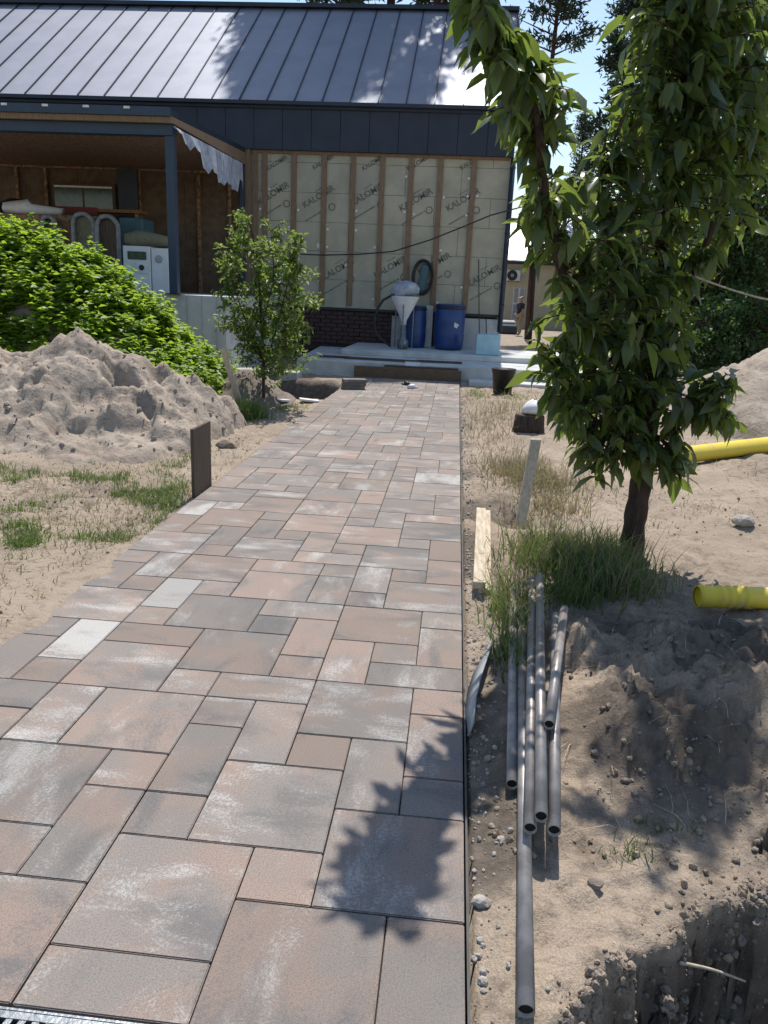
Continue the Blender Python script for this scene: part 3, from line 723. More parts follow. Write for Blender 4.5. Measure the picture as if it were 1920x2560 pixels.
MB().b(x1+.005, x2, 14.33, 14.85, PLZ, zt-.02).build('side_cabinet', M['appliance'], ap, bevel=.012)
a1, b1 = at(276, 560, 14.3), at(316, 544, 14.3)
MB().b(a1.x, b1.x, 14.285, 14.299, a1.z, b1.z).build('door_window', M['glass'], ap, bevel=.006)
a1, b1 = at(294, 590, 14.3), at(320, 566, 14.3)
MB().b(a1.x, b1.x, 14.28, 14.299, a1.z, b1.z).build('hatch', M['white'], ap, bevel=.006)
MB().lathe(((a1.x+b1.x)/2, 14.279, (a1.z+b1.z)/2), [(.05, 0), (.05, .01), (.03, .015)], 14, Matrix.Rotation(R(90), 3, 'X')).build('knob', M['rubber'], ap)
p = at(343, 560, 14.33); MB().lathe((p.x, 14.329, p.z), [(.07, 0), (.07, .01), (.05, .015)], 18, Matrix.Rotation(R(90), 3, 'X')).build('dial', M['edging'], ap)
za_ = at(300, 497, 14.4).z
lumpy('folded_sheet', [(x0-.05, 14.58, zt+.14), (x0+.2, 14.56, zt+(za_-zt)*.5), (x0+.5, 14.58, zt+(za_-zt)*.45), (x2-.1, 14.6, zt+.11)], [.10, (za_-zt)*.5, (za_-zt)*.42, .08], M['khaki'], 'folded khaki sheet heaped on top of the white cooker', 'sheet')
a, b = at(262, 491, 15.6), at(312, 472, 15.6)
own(tag(MB().b(a.x, b.x, 15.5, 16.1, PLZ, b.z).build('storage_box', M['teal'], None, bevel=.02), 'tall teal covered box behind the white cooker', 'box'))

# ------------------------------------------------------------------ terrace slabs at the end of the path
SX0 = at(640, 790, 15.1).x; SX1 = at(1190, 800, 15.1).x+1.2
ter = thing('terrace', 'concrete terrace in two shallow steps at the end of the path', 'terrace', (0, 16.4, -.1))
zl = at(1080, 797, 15.1).z
MB().hexa([(SX0, 15.12, -.2), (SX1, 15.12, -.2), (SX1, WY+.0, -.2), (SX0, WY+.0, -.2), (SX0, 15.12, zl), (SX1, 15.12, zl), (SX1, WY+.0, zl+.08), (SX0, WY+.0, zl+.08)]).build('lower_slab', M['concrete_pale'], ter, bevel=.012)
UX0 = at(735, 765, 16.2).x
MB().hexa([(UX0, 16.25, zl+.03), (SX1, 16.25, zl+.03), (SX1, WY+.03, zl+.09), (UX0+.15, WY+.03, zl+.09), (UX0, 16.25, zl+.145), (SX1, 16.25, zl+.145), (SX1, WY+.03, zl+.205), (UX0+.15, WY+.03, zl+.205)]).build('upper_slab', M['concrete_pale'], ter, bevel=.012)
SL = zl+.19
# slab continuing to the right of the house
MB().b(SX1+.005, SX1+1.2, 15.6, 26, -.2, zl+.02).build('side_slab', M['concrete_pale'], ter, bevel=.012)
# low concrete ledge on the left of the terrace
a = at(520, 798, 13.9); b = at(742, 812, 13.9)
own(tag(MB().b(-4.45, SX0-.01+.3, 13.75, 14.25, -.45, .13).build('concrete_ledge', M['concrete'], None, bevel=.015), 'low grey concrete ledge behind the dark hole', 'ledge'))
a = at(770, 812, 14.98); b = at(995, 824, 14.98)
own(tag(MB().b(at(765, 815, 14.98).x, at(996, 815, 14.98).x, 14.93, 14.99, -.05, .20).build('end_plank', M['plankend'], None, bevel=.004), 'brown plank set on edge across the end of the path', 'plank'))
own(tag(MB().b(at(830, 800, 15.05).x, at(990, 800, 15.05).x, 15.02, 15.10, -.02, .235).build('end_plank', M['woodbrown'], None, bevel=.004), 'dark board wedged between end plank and terrace step', 'plank'))
for (dx0, dy, ln_, an, mt, lab) in ((745, 772, 1.5, -3, 'woodbrown', 'dark batten lying along the terrace edge, left one'), (900, 778, .9, 4, 'woodbrown', 'short dark batten lying on the lower terrace step'), (690, 768, .6, 2, 'woodbrown', 'small dark offcut on the far left of the lower step')):
    p = at(dx0, dy, 15.5)
    own(tag(MB().box((p.x+ln_/2, 15.5+.02*an, zl+.038), (ln_, .07, .04), Matrix.Rotation(R(an), 3, 'Z')).build('batten_offcut', M[mt], None), lab, 'batten'))
p = at(890, 792, 15.2)
q = MB(); q.add([(p.x-.16, 15.01, .04), (p.x+.14, 15.01, .05), (p.x+.17, 15.12, zl+.02), (p.x-.13, 15.13, zl+.02), (p.x+.15, 15.36, zl+.03), (p.x-.15, 15.34, zl+.03)], [(0, 1, 2, 3), (3, 2, 4, 5)])
q.v = [(x, y-.03 if y < 15.05 else y, z) for x, y, z in q.v]
o = own(tag(q.build('foam_sheet', M['white'], None), 'white foam sheet draped over the terrace edge', 'sheet')); o.modifiers.new('s', 'SOLIDIFY').thickness = .012
# pale step on the right of the path
own(tag(MB().b(.30, SX1-.2, 14.55, 15.10, -.25, .055).build('pale_step', M['concrete_pale'], None, bevel=.01), 'pale concrete step in front of the terrace, right of the path', 'step'))
# stacked spare pavers
spp = gp(757, 842)
for k in range(3):
    o = link('spare_paver', paver_mesh(2, 1)); o.location = (spp.x+.02+.012*k, spp.y+.15+.01*k, .054+.055*k); o.rotation_euler = (0, 0, R(8+k*5)); o.color = (-.4, -.1, .2, 1)
    tag(o, ('lowest', 'middle', 'topmost')[k]+' grey spare paver in the stack at the path end', 'paver', 'stack of spare pavers')
# gloves
def glove(loc, rz, mt, label):
    root = thing('work_glove', label, 'glove', loc, 'gloves dropped on the paving')
    M3 = Matrix.Rotation(rz, 3, 'Z')
    q = MB().tube([M3 @ Vector((-.08, 0, .02))+Vector(loc), M3 @ Vector((-.03, 0, .028))+Vector(loc), M3 @ Vector((.03, 0, .03))+Vector(loc), M3 @ Vector((.06, 0, .024))+Vector(loc)], [.035, .042, .048, .03], 10)
    q.build('palm', mt, root, True)
    for k in range(4):
        a = (k-1.5)*.018
        MB().tube([M3 @ Vector((.05, a, .024))+Vector(loc), M3 @ Vector((.09, a*1.5, .024))+Vector(loc), M3 @ Vector((.115-.01*abs(k-1.5), a*1.7, .012))+Vector(loc)], [.012, .011, .008], 7).build('finger', mt, root, True)
    MB().tube([M3 @ Vector((.0, .035, .022))+Vector(loc), M3 @ Vector((.04, .065, .02))+Vector(loc), M3 @ Vector((.065, .07, .014))+Vector(loc)], [.014, .012, .009], 7).build('thumb', mt, root, True)
gl = gp(878, 832); glove((gl.x, gl.y, 0), R(120), M['rubber'], 'black work glove lying on the far end of the paving')
gl = gp(884, 838); glove((gl.x+.05, gl.y-.05, 0), R(40), M['white'], 'white work glove lying against the black one')

# ------------------------------------------------------------------ things against the wall
def barrel(cx, cy, z0, r, h, label, tilt=None):
    root = thing('plastic_barrel', label, 'barrel', (cx, cy, z0), 'blue barrels against the wall')
    T = tilt or Matrix.Identity(3)
    MB().lathe((cx, cy, z0), [(r*.86, 0), (r*.93, h*.02), (r*.97, h*.10), (r, h*.3), (r*1.005, h*.33), (r*.985, h*.36), (r, h*.6), (r*1.005, h*.66), (r*.985, h*.69), (r*.97, h*.86), (r*.86, h*.965), (r*.80, h*.985)], 32, T).build('body', M['blue'], root, True)
    MB().lathe(Vector((cx, cy, z0))+T @ Vector((0, 0, h*.90)), [(r*.985, 0), (r*1.0, h*.01), (r*1.0, h*.045), (r*.98, h*.055)], 32, T).build('clamp_ring', M['rubber'], root, True)
    MB().lathe(Vector((cx, cy, z0))+T @ Vector((0, 0, h*.955)), [(r*.95, 0), (r*.95, h*.03), (r*.86, h*.045)], 32, T).build('lid', M['blue'], root, True)
    return root
bc = at(968, 745, WY-.5)
bw = (at(1001, 700, WY-.5).x-at(935, 700, WY-.5).x)/2
bh = at(968, 657, WY-.5).z-SL
b1 = barrel(bc.x, WY-.52, SL+.004, bw, bh, 'upright blue plastic barrel with torn white label against the wall')
p = at(985, 702, WY-.5)
MB().box((p.x, WY-.52-bw*.93, p.z), (.10, .006, .09), Matrix.Rotation(R(30), 3, 'Y')).build('label_scrap', M['disc'], b1)
b2c = at(893, 742, WY-.45)
barrel(b2c.x+.02, WY-.42, SL+.004, bw*.72, bh*.93, 'narrower dark blue barrel behind the white funnel')
# hopper: steel frame, funnel, sack on top, hose
hc = at(872, 700, WY-.95); zt_ = at(872, 640, WY-.95).z; zb_ = at(872, 690, WY-.95).z
r1 = (at(904, 640, WY-.95).x-at(842, 640, WY-.95).x)/2
hop = thing('funnel_hopper', 'white conical funnel hopper on a thin steel stand', 'hopper', (hc.x, WY-.95, SL))
MB().lathe((hc.x, WY-.95, 0), [(.055, zb_-.12), (.06, zb_-.02), (r1*.98, zt_-.03), (r1, zt_), (r1*.96, zt_-.005)], 28).build('funnel', M['white'], hop, True)
for k in range(3):
    a = 2*math.pi*k/3+.5
    MB().tube([(hc.x+math.cos(a)*r1*.7, WY-.95+math.sin(a)*r1*.7, SL), (hc.x+math.cos(a)*r1*.72, WY-.95+math.sin(a)*r1*.72, zt_-.14)], .014, 8).build('leg', M['castiron'], hop)
MB().lathe((hc.x, WY-.95, SL), [(.12, 0), (.12, .16), (.07, .2), (.055, zb_-.13-SL)], 16).build('outlet', M['castiron'], hop, True)
sk = MB().lathe((hc.x+.02, WY-.95, zt_+.0), [(.12, .0), (.27, .03), (.31, .12), (.27, .22), (.16, .29), (.05, .31)], 14, Matrix.Rotation(R(-9), 3, 'Y') @ Matrix.Diagonal((1.0, .8, 1)))
o = sk.build('cement_sack', M['bag'], None, True)
for v in o.data.vertices: v.co += Vector((rng.uniform(-1, 1), rng.uniform(-1, 1), rng.uniform(-.6, .6)))*.025
own(tag(o, 'crumpled white and blue sack sitting in the funnel', 'sack'))
ho = MB(); a = at(846, 640, WY-1.0)
pts = [at(dx, dy, WY-1.05) for dx, dy in ((862, 636), (846, 638), (828, 648), (815, 668), (808, 695), (812, 720), (824, 733), (845, 739))]
pts[-1].z = SL+.03; pts[-2].z = max(pts[-2].z, SL+.03)
own(tag(ho.tube(pts, .028, 10).build('feed_hose', M['rubber'], None, True), 'black hose looping from the funnel down to the slab', 'hose'))
# hose coil hung on the wall
cc = at(913, 600, WY-.13); q = MB(); rw = (at(935, 600, WY).x-at(890, 600, WY).x)/2; rh_ = (at(912, 562, WY).z-at(912, 640, WY).z)/2
pts = []
for k in range(7*26):
    t = k/26*2*math.pi; j = k/26
    pts.append((cc.x+(rw-.05*(j % 3)/3)*math.cos(t)+.01*math.sin(j*5), WY-.10-.02*(j % 4), cc.z+(rh_-.06*(j % 3)/3)*math.sin(t)))
hc_ = thing('hose_coil', 'oval coil of dark hose hung on the insulation wall', 'hose coil', (cc.x, WY-.12, cc.z-rh_))
q.tube(pts, .016, 7).build('coil', M['rubber'], hc_, True)
MB().box((cc.x+.02, WY-.11, cc.z), (.17, .05, rh_*1.5), Matrix.Rotation(R(8), 3, 'Y')).build('wrapped_bundle', M['teal'], hc_, bevel=.02)
MB().box((cc.x, WY-.03, cc.z+rh_-.02), (.05, .06, .03)).build('hook', M['castiron'], hc_)
a, b = at(926, 742, WY-.25), at(926, 660, WY-.25)
own(tag(MB().b(a.x-.09, a.x+.06, WY-.3, WY-.26, SL+.003, b.z).build('pale_board', M['concrete_pale'], None, bevel=.004), 'pale narrow board leaning between the two blue barrels', 'board'))
# pale blue foam block on the slab
a, b = at(1028, 752, 16.5), at(1082, 724, 16.5)
own(tag(MB().b(a.x, b.x, 16.45, 16.85, zl+.158, b.z).build('foam_block', M['xps'], None, bevel=.006), 'pale blue foam insulation block on the terrace corner', 'foam block'))
# sagging cable across the wall
pts = [at(dx, dy, WY-.25) for dx, dy in ((478, 532), (540, 545), (620, 548), (700, 551), (780, 549), (850, 543), (930, 518), (1000, 490), (1060, 465), (1108, 452), (1190, 430))]
own(tag(MB().tube(pts, .016, 6).build('sagging_cable', M['rubber'], None, True), 'thin dark cable sagging across the bare insulation wall', 'cable'))

# ------------------------------------------------------------------ buckets, boards, stakes
def bucket(cx, cy, z0, r, h, mt, label, cat='bucket'):
    root = thing('bucket', label, cat, (cx, cy, z0))
    q = MB().lathe((cx, cy, z0), [(r*.78, 0), (r*.98, h*.93), (r*1.05, h*.94), (r*1.05, h), (r*.95, h), (r*.78, h*.15)], 22)
    q.build('body', mt, root, True)
    pts = [(cx+r*1.02*math.cos(a), cy-.02-.06*math.sin(a), z0+h*.9-.10*math.sin(a)) for a in [math.pi*k/10 for k in range(11)]]
    MB().tube(pts, .006, 6).build('handle', M['castiron'], root)
    return root
bp = gp(1085, 851); bucket(bp.x, bp.y+.1, gz(bp.x, bp.y+.1)+.005, .20, .42, M['rubber'], 'black bucket standing on straw beside the pale step')
bp = gp(1143, 934); stz = float(gz(bp.x, bp.y+.1))
stb = thing('tree_stump', 'dark cut stump in dry grass beside the path', 'stump', (bp.x, bp.y+.12, stz))
MB().lathe((bp.x, bp.y+.12, stz-.05), [(.21, 0), (.19, .1), (.18, .24), (.17, .25)], 14).build('trunk', M['bark'], stb, True)
MB().lathe((bp.x, bp.y+.12, stz+.2005), [(.172, 0), (.168, .006)], 14).build('cut_face', M['woodbrown'], stb)
o = MB().lathe((bp.x+.06, bp.y+.12, stz+.207), [(.13, 0), (.15, .05), (.10, .12), (.03, .17)], 10).build('crumpled_bag', M['white'], None, True)
for v in o.data.vertices: v.co += Vector((rng.uniform(-1, 1), rng.uniform(-1, 1), rng.uniform(0, .6)))*.03
own(tag(o, 'crumpled white plastic bag lying on the stump', 'bag'))
def board(name, a, b, wv, tv, mt, label, cat):
    """plank from a to b with half width vector wv and half thickness vector tv"""
    a, b, wv, tv = map(Vector, (a, b, wv, tv))
    q = MB().hexa([a-wv-tv, a+wv-tv, a+wv+tv, a-wv+tv, b-wv-tv, b+wv-tv, b+wv+tv, b-wv+tv])
    return own(tag(q.build(name, mt, None, bevel=.003), label, cat))
# upright brown board left of the path
bz1, bz2 = at(428, 927, 5.52).z, at(472, 910, 5.92).z
q = MB().hexa([(PX0-.038, 5.50, -.25), (PX0-.014, 5.50, -.25), (PX0-.016, 5.92, -.25), (PX0-.040, 5.92, -.25), (PX0-.040, 5.50, bz1), (PX0-.016, 5.50, bz1), (PX0-.016, 5.92, bz2), (PX0-.040, 5.92, bz2)])
own(tag(q.build('upright_board', M['woodbrown'], None, bevel=.003), 'brown board standing upright in sand beside the paving', 'board'))
# stake in front of the young tree
a = gp(527, 888); b = at(482, 752, a.y-.2)
board('wooden_stake', (a.x, a.y, -.1), b, (.035, .0, .01), (0, .03, 0), M['woodgrey'], 'grey wooden stake leaning beside the young tree', 'stake')
# leaning board and two flat boards right of the path
a = gp(1125, 1118); b = at(1158, 948, a.y+.35)
board('leaning_board', (a.x, a.y, -.06), b, (.04, 0, 0), (0, .014, .004), M['woodgrey'], 'grey weathered board leaning in the dry grass', 'board')
def flat(dx0, dy0, dx1, dy1, hw, z, mt, label, th=.018):
    a, b = gp(dx0, dy0, z), gp(dx1, dy1, z); d = (b-a).normalized(); w = Vector((d.y, -d.x, 0))*hw
    a.z = z; b.z = z+.01
    return board('sawn_board', a, b, w, (0, 0, th), mt, label, 'board')
flat(1035, 1265, 1039, 1105, .034, .055, M['woodpale'], 'pale sawn board lying uppermost by the path edge', .02)
flat(1047, 1278, 1049, 1108, .034, .015, M['woodpale'], 'pale sawn board lying underneath by the path edge', .014)
# bent grey edging strip against the path edge
q = MB(); vs_ = []
ctr = [(1017, 1570), (1016, 1520), (1023, 1480), (1036, 1440), (1049, 1410), (1060, 1385)]
hw = [.015, .035, .05, .055, .04, .012]
for (dx, dy), w in zip(ctr, hw):
    p = gp(dx, dy, .03); vs_ += [(p.x-w*.5, p.y-.01, -.01+.006), (p.x+w*.5, p.y+.01, .035+w*.7)]
q.add(vs_, [(2*i, 2*i+1, 2*i+3, 2*i+2) for i in range(5)])
o = own(tag(q.build('bent_edging_strip', M['edging'], None, True), 'bent grey edging strip lying against the path side', 'edging strip')); o.modifiers.new('s', 'SOLIDIFY').thickness = .006
# grey pipes
def pipe(a, b, label, r=.02):
    a, b = Vector(a), Vector(b); d = (b-a).normalized()
    root = thing('steel_pipe', label, 'pipe', (a.x, a.y, a.z-r), 'grey pipes lying beside the path')
    n = 18; q = MB(); u = d.cross(Vector((0, 0, 1))).normalized(); w = u.cross(d)
    rings = [(a, r), (b, r), (b, r*.86), (a, r*.86)]
    v = [tuple(p+(u*math.cos(2*math.pi*k/n)+w*math.sin(2*math.pi*k/n))*rr) for p, rr in rings for k in range(n)]
    f = [(i*n+k, i*n+(k+1) % n, ((i+1) % 4)*n+(k+1) % n, ((i+1) % 4)*n+k) for i in range(4) for k in range(n)]
    q.add(v, f); o = q.build('pipe_wall', M['pipe'], root, True)
    c = MB().tube([a+d*.010, a+d*.014], r*.86, n); c.build('bore_shade_disc', M['dark'], root)  # black disc near the mouth, paints in the shade inside the pipe
def pend(dx, dy, z): return gp(dx, dy, z)
pipe(pend(1136, 2185, .045), pend(1128, 1315, .09), 'longest grey pipe, its open end reaching the earth pit', .0205)
pipe(pend(1106, 1695, .05), pend(1108, 1275, .09), 'grey pipe lying closest to the paving edge', .019)
pipe(pend(1145, 1790, .11), pend(1150, 1250, .12), 'grey pipe beside the longest one, ending near the shadow', .019)
pipe(pend(1169, 1765, .15), pend(1166, 1245, .14), 'grey pipe in the middle of the bundle, raised uppermost', .019)
pipe(pend(1197, 1795, .12), pend(1200, 1330, .14), 'grey pipe on the soil side, ending level with its neighbour', .019)
pipe(pend(1186, 1566, .18), pend(1219, 1315, .21), 'short grey pipe resting crosswise on top of the bundle', .018)

# yellow pipes
def ypipe(a, b, r, label, ribs=False):
    a, b = Vector(a), Vector(b); d = (b-a).normalized()
    root = thing('yellow_pipe', label, 'pipe', (a.x, a.y, a.z-r), 'yellow pipes on the sand')
    q = MB(); n = 22; u = d.cross(Vector((0, 0, 1))).normalized(); w = u.cross(d)
    prof_ = [(0, r*.9), (0, r), (.02, r*1.04), (.06, r*1.04), (.07, r)]
    L = (b-a).length
    if ribs:
        for k in range(4):
            t = .10+k*.045; prof_ += [(t, r), (t+.012, r*1.09), (t+.026, r*1.09), (t+.036, r)]
    prof_ += [(L, r), (L, r*.9), (.01, r*.9)]
    v = [tuple(a+d*t+(u*math.cos(2*math.pi*k/n)+w*math.sin(2*math.pi*k/n))*rr) for t, rr in prof_ for k in range(n)]
    m_ = len(prof_)
    f = [(i*n+k, i*n+(k+1) % n, (i+1)*n+(k+1) % n, (i+1)*n+k) for i in range(m_-1) for k in range(n)]
    q.add(v, f); q.build('pipe_wall', M['yellow'], root, True)
    MB().tube([a+d*.025, a+d*.03], r*.9, n).build('end_plug', M['yellow'], root)
a = gp(1506, 1290, .06); b = gp(1800, 1296, .06)
ypipe((a.x, a.y, .065), (b.x+.6, b.y+.05, .075), .058, 'ribbed yellow pipe end lying on the soil near the tree', True)
a = gp(1470, 992, .14); b = gp(1659, 970, .14)
ypipe((a.x-.3, a.y-.05, .13), (b.x+1.0, b.y+.9, .17), .085, 'long yellow pipe across the sand beyond the tree')

# ------------------------------------------------------------------ foliage tools
nr = np.random.default_rng(11)
def leaf_template(fold=.10, droop=.35, curl=0.0, n=8):
    def zc(y): return -droop*y*y
    pts = [(0, 0, 0), (-.34, .26, zc(.26)+fold), (0, .30, zc(.30)), (.34, .26, zc(.26)+fold), (-.42, .62, zc(.62)+fold*.8-curl), (0, .66, zc(.66)), (.42, .62, zc(.62)+fold*.8+curl), (0, 1.0, zc(1.0))]
    return np.array(pts)
LF = [(0, 2, 1), (0, 3, 2), (1, 2, 5, 4), (2, 3, 6, 5), (4, 5, 7), (5, 6, 7)]
LT = [leaf_template(.10, .30), leaf_template(.07, .55, .05), leaf_template(.14, .15, -.05), leaf_template(.05, .75, .0)]
DT = np.array([(0, 0, 0), (-.5, .45, .09), (.5, .45, .09), (0, 1, -.15)]); DF = [(0, 2, 3), (0, 3, 1)]
def basis_from(D, N):
    D = D/np.linalg.norm(D, axis=1, keepdims=True)
    X = np.cross(D, N); l = np.linalg.norm(X, axis=1, keepdims=True); X = X/np.maximum(l, 1e-6)
    Z = np.cross(X, D); return X, D, Z
def leaves_mesh(name, P, D, N, L, W, tmpls, faces, mt, parent=None):
    X, Y, Z = basis_from(D, N); n = len(P); k = len(tmpls[0])
    T = np.stack(tmpls)[nr.integers(0, len(tmpls), n)]
    V = P[:, None, :]+X[:, None, :]*(T[:, :, 0:1]*W[:, None, None])+Y[:, None, :]*(T[:, :, 1:2]*L[:, None, None])+Z[:, None, :]*(T[:, :, 2:3]*L[:, None, None])
    o0 = np.array(ORG.get(parent.name, (0, 0, 0))) if parent else np.zeros(3)
    me = bpy.data.meshes.new(name)
    loops = np.concatenate([np.array(f) for f in faces]); tot = np.array([len(f) for f in faces]); nl = len(loops)
    LI = (loops[None, :]+(np.arange(n)*k)[:, None]).ravel()
    LTOT = np.tile(tot, n); LS = np.concatenate([[0], np.cumsum(LTOT)[:-1]])
    me.vertices.add(n*k); me.vertices.foreach_set('co', (V-o0).reshape(-1))
    me.loops.add(len(LI)); me.loops.foreach_set('vertex_index', LI)
    me.polygons.add(len(LTOT)); me.polygons.foreach_set('loop_start', LS); me.polygons.foreach_set('loop_total', LTOT)
    me.update(calc_edges=True)
    if len(faces) > 2: me.polygons.foreach_set('use_smooth', [True]*len(LTOT))
    me.materials.append(mt); return link(name, me, parent)
def unit(n): v = nr.normal(size=(n, 3)); return v/np.linalg.norm(v, axis=1, keepdims=True)

# ------------------------------------------------------------------ near tree
def catmull(pts, n=5):
    pts = [Vector(p) for p in pts]; out = []
    for i in range(len(pts)-1):
        p0, p1, p2, p3 = pts[max(i-1, 0)], pts[i], pts[i+1], pts[min(i+2, len(pts)-1)]
        for k in range(n):
            t = k/n
            out.append(.5*((2*p1)+(p2-p0)*t+(2*p0-5*p1+4*p2-p3)*t*t+(3*p1-p0-3*p2+p3)*t**3))
    out.append(pts[-1]); return out
tb = gp(1370, 1190)
TY = tb.y
tree = thing('cherry_tree', 'dark leafy cherry tree with long drooping leaves rising from a grass clump', 'tree', (tb.x, tb.y, -.05))
limbs = []
def limb(name, pix, r0, r1, n=10):
    pts = catmull([at(dx, dy, Y) if z is None else Vector(z) for dx, dy, Y, z in pix]); m_ = len(pts)
    rr = [r0+(r1-r0)*i/(m_-1) for i in range(m_)]
    rr = [r*(1+.08*math.sin(i*1.9)) for i, r in enumerate(rr)]
    limbs.append([(p, r) for p, r in zip(pts, rr)])
    return MB().tube(pts, rr, n).build(name, M['bark'], tree, True)
TYc = TY+.02
limb('trunk', [(0, 0, 0, (tb.x, tb.y, -.15)), (1368, 1150, TY, None), (1382, 1060, TY, None), (1398, 960, TY, None), (1400, 860, TY+.03, None), (1402, 740, TY+.05, None), (1418, 600, TY+.05, None), (1440, 450, TY, None), (1475, 280, TY-.05, None), (1500, 100, TY-.1, None), (1520, -80, TY-.1, None), (1530, -240, TY-.1, None), (1530, -380, TY-.1, None), (1520, -560, TY-.1, None), (1510, -760, TY-.1, None)], .078, .012, 12)
limb('limb', [(1399, 930, TY, None), (1330, 830, TY-.15, None), (1270, 720, TY-.3, None), (1222, 610, TY-.5, None), (1190, 500, TY-.7, None), (1172, 380, TY-.9, None), (1160, 260, TY-1.05, None), (1125, 150, TY-1.2, None), (1085, 50, TY-1.3, None), (1050, -60, TY-1.4, None), (1030, -260, TY-1.45, None)], .036, .007, 8)
limb('limb', [(1400, 800, TY, None), (1460, 680, TY+.1, None), (1520, 540, TY+.15, None), (1570, 380, TY+.2, None), (1610, 200, TY+.2, None), (1640, 20, TY+.2, None)], .03, .008, 8)
limb('limb', [(1395, 960, TY, None), (1450, 930, TY-.1, None), (1520, 880, TY-.2, None), (1560, 850, TY-.25, None)], .016, .004, 6)
limb('limb', [(1392, 1000, TY, None), (1330, 950, TY-.2, None), (1260, 880, TY-.3, None), (1200, 800, TY-.35, None)], .018, .004, 6)
limb('limb', [(1402, 720, TY+.05, None), (1340, 600, TY-.1, None), (1300, 480, TY-.2, None), (1290, 400, TY-.25, None)], .02, .005, 6)
LP = np.array([tuple(p) for l in limbs for p, r in l])
BL = [  # display x, y, rx, ry, depth offset, depth spread, shoots
 (1035, 30, 42, 55, -1.35, .15, 8), (1075, 120, 58, 70, -1.25, .18, 12), (1100, 215, 52, 60, -1.1, .18, 9), (1160, 140, 45, 40, -1.05, .12, 4), (1195, 215, 42, 55, -1.0, .15, 6),
 (1165, 320, 48, 60, -.9, .15, 7), (1180, 410, 58, 55, -.75, .2, 7), (1240, 430, 55, 45, -.5, .2, 6), (1195, 510, 60, 45, -.65, .2, 6), (1150, 470, 30, 40, -.8, .15, 4),
 (1480, -420, 150, 80, -.1, .4, 12), (1620, -360, 90, 90, .1, .35, 8), (1420, -540, 120, 90, -.2, .4, 9), (1560, -560, 120, 90, 0, .4, 10), (1500, -680, 110, 90, -.1, .4, 9), (1500, -800, 90, 80, -.1, .3, 6), (1560, 30, 80, 60, .05, .3, 9), (1640, 40, 50, 70, .1, .3, 6), (1540, 140, 80, 60, 0, .3, 8), (1420, 640, 70, 60, -.05, .3, 8), (1400, 760, 80, 50, -.05, .3, 8), (1330, 540, 70, 50, -.25, .25, 6), (1310, 860, 80, 50, -.2, .3, 7),
 (1030, -70, 45, 60, -1.4, .15, 8), (1015, -170, 45, 60, -1.4, .15, 12), (1040, -260, 40, 50, -1.4, .15, 10), (1000, -230, 50, 60, -1.5, .15, 3), (1480, -60, 150, 70, -.1, .4, 12), (1500, -180, 140, 80, -.1, .4, 12), (1500, -300, 120, 80, 0, .4, 10), (1600, -120, 80, 120, .1, .3, 9), (1420, -240, 80, 80, -.2, .3, 7), (1560, 320, 60, 60, .1, .3, 7), (1580, 470, 60, 60, .2, .3, 6), (1540, 560, 50, 50, .15, .25, 5), (1310, 270, 40, 60, -.2, .2, 4), (1640, 180, 50, 90, .15, .3, 8), (1650, 330, 40, 60, .2, .3, 5),
 (1490, 60, 120, 85, -.1, .35, 17), (1400, 60, 60, 80, -.2, .25, 8), (1610, 90, 70, 110, .1, .3, 12), (1470, 190, 110, 80, -.1, .35, 15), (1390, 210, 50, 60, -.2, .2, 7), (1590, 240, 70, 80, .1, .3, 10),
 (1450, 310, 110, 70, -.1, .3, 13), (1360, 330, 45, 50, -.2, .2, 6), (1450, 420, 110, 70, -.1, .35, 13), (1340, 440, 60, 50, -.2, .2, 7), (1540, 400, 60, 60, .1, .25, 6), (1390, 520, 110, 60, -.15, .35, 13),
 (1280, 560, 75, 50, -.4, .25, 8), (1370, 610, 110, 60, -.15, .35, 13), (1250, 650, 70, 60, -.4, .25, 9), (1470, 590, 60, 70, .05, .25, 7), (1360, 700, 110, 60, -.15, .35, 14), (1215, 740, 60, 60, -.4, .25, 9), (1440, 740, 60, 60, .05, .25, 7),
 (1330, 790, 110, 60, -.15, .35, 15), (1215, 830, 62, 60, -.4, .22, 10), (1430, 820, 70, 55, .05, .25, 8), (1360, 870, 110, 60, -.15, .35, 15), (1240, 910, 70, 50, -.35, .22, 9), (1400, 940, 100, 45, -.1, .25, 9), (1300, 960, 80, 50, -.25, .22, 9),
 (1420, 1010, 55, 45, -.1, .2, 6), (1280, 1020, 45, 40, -.3, .15, 4), (1540, 840, 50, 40, -.22, .12, 7), (1560, 910, 38, 35, -.22, .1, 5), (1500, 890, 50, 35, -.2, .12, 4), (1470, 1000, 30, 30, -.1, .1, 3)]
lp, ld, lnm, ll = [], [], [], []
tw = MB()
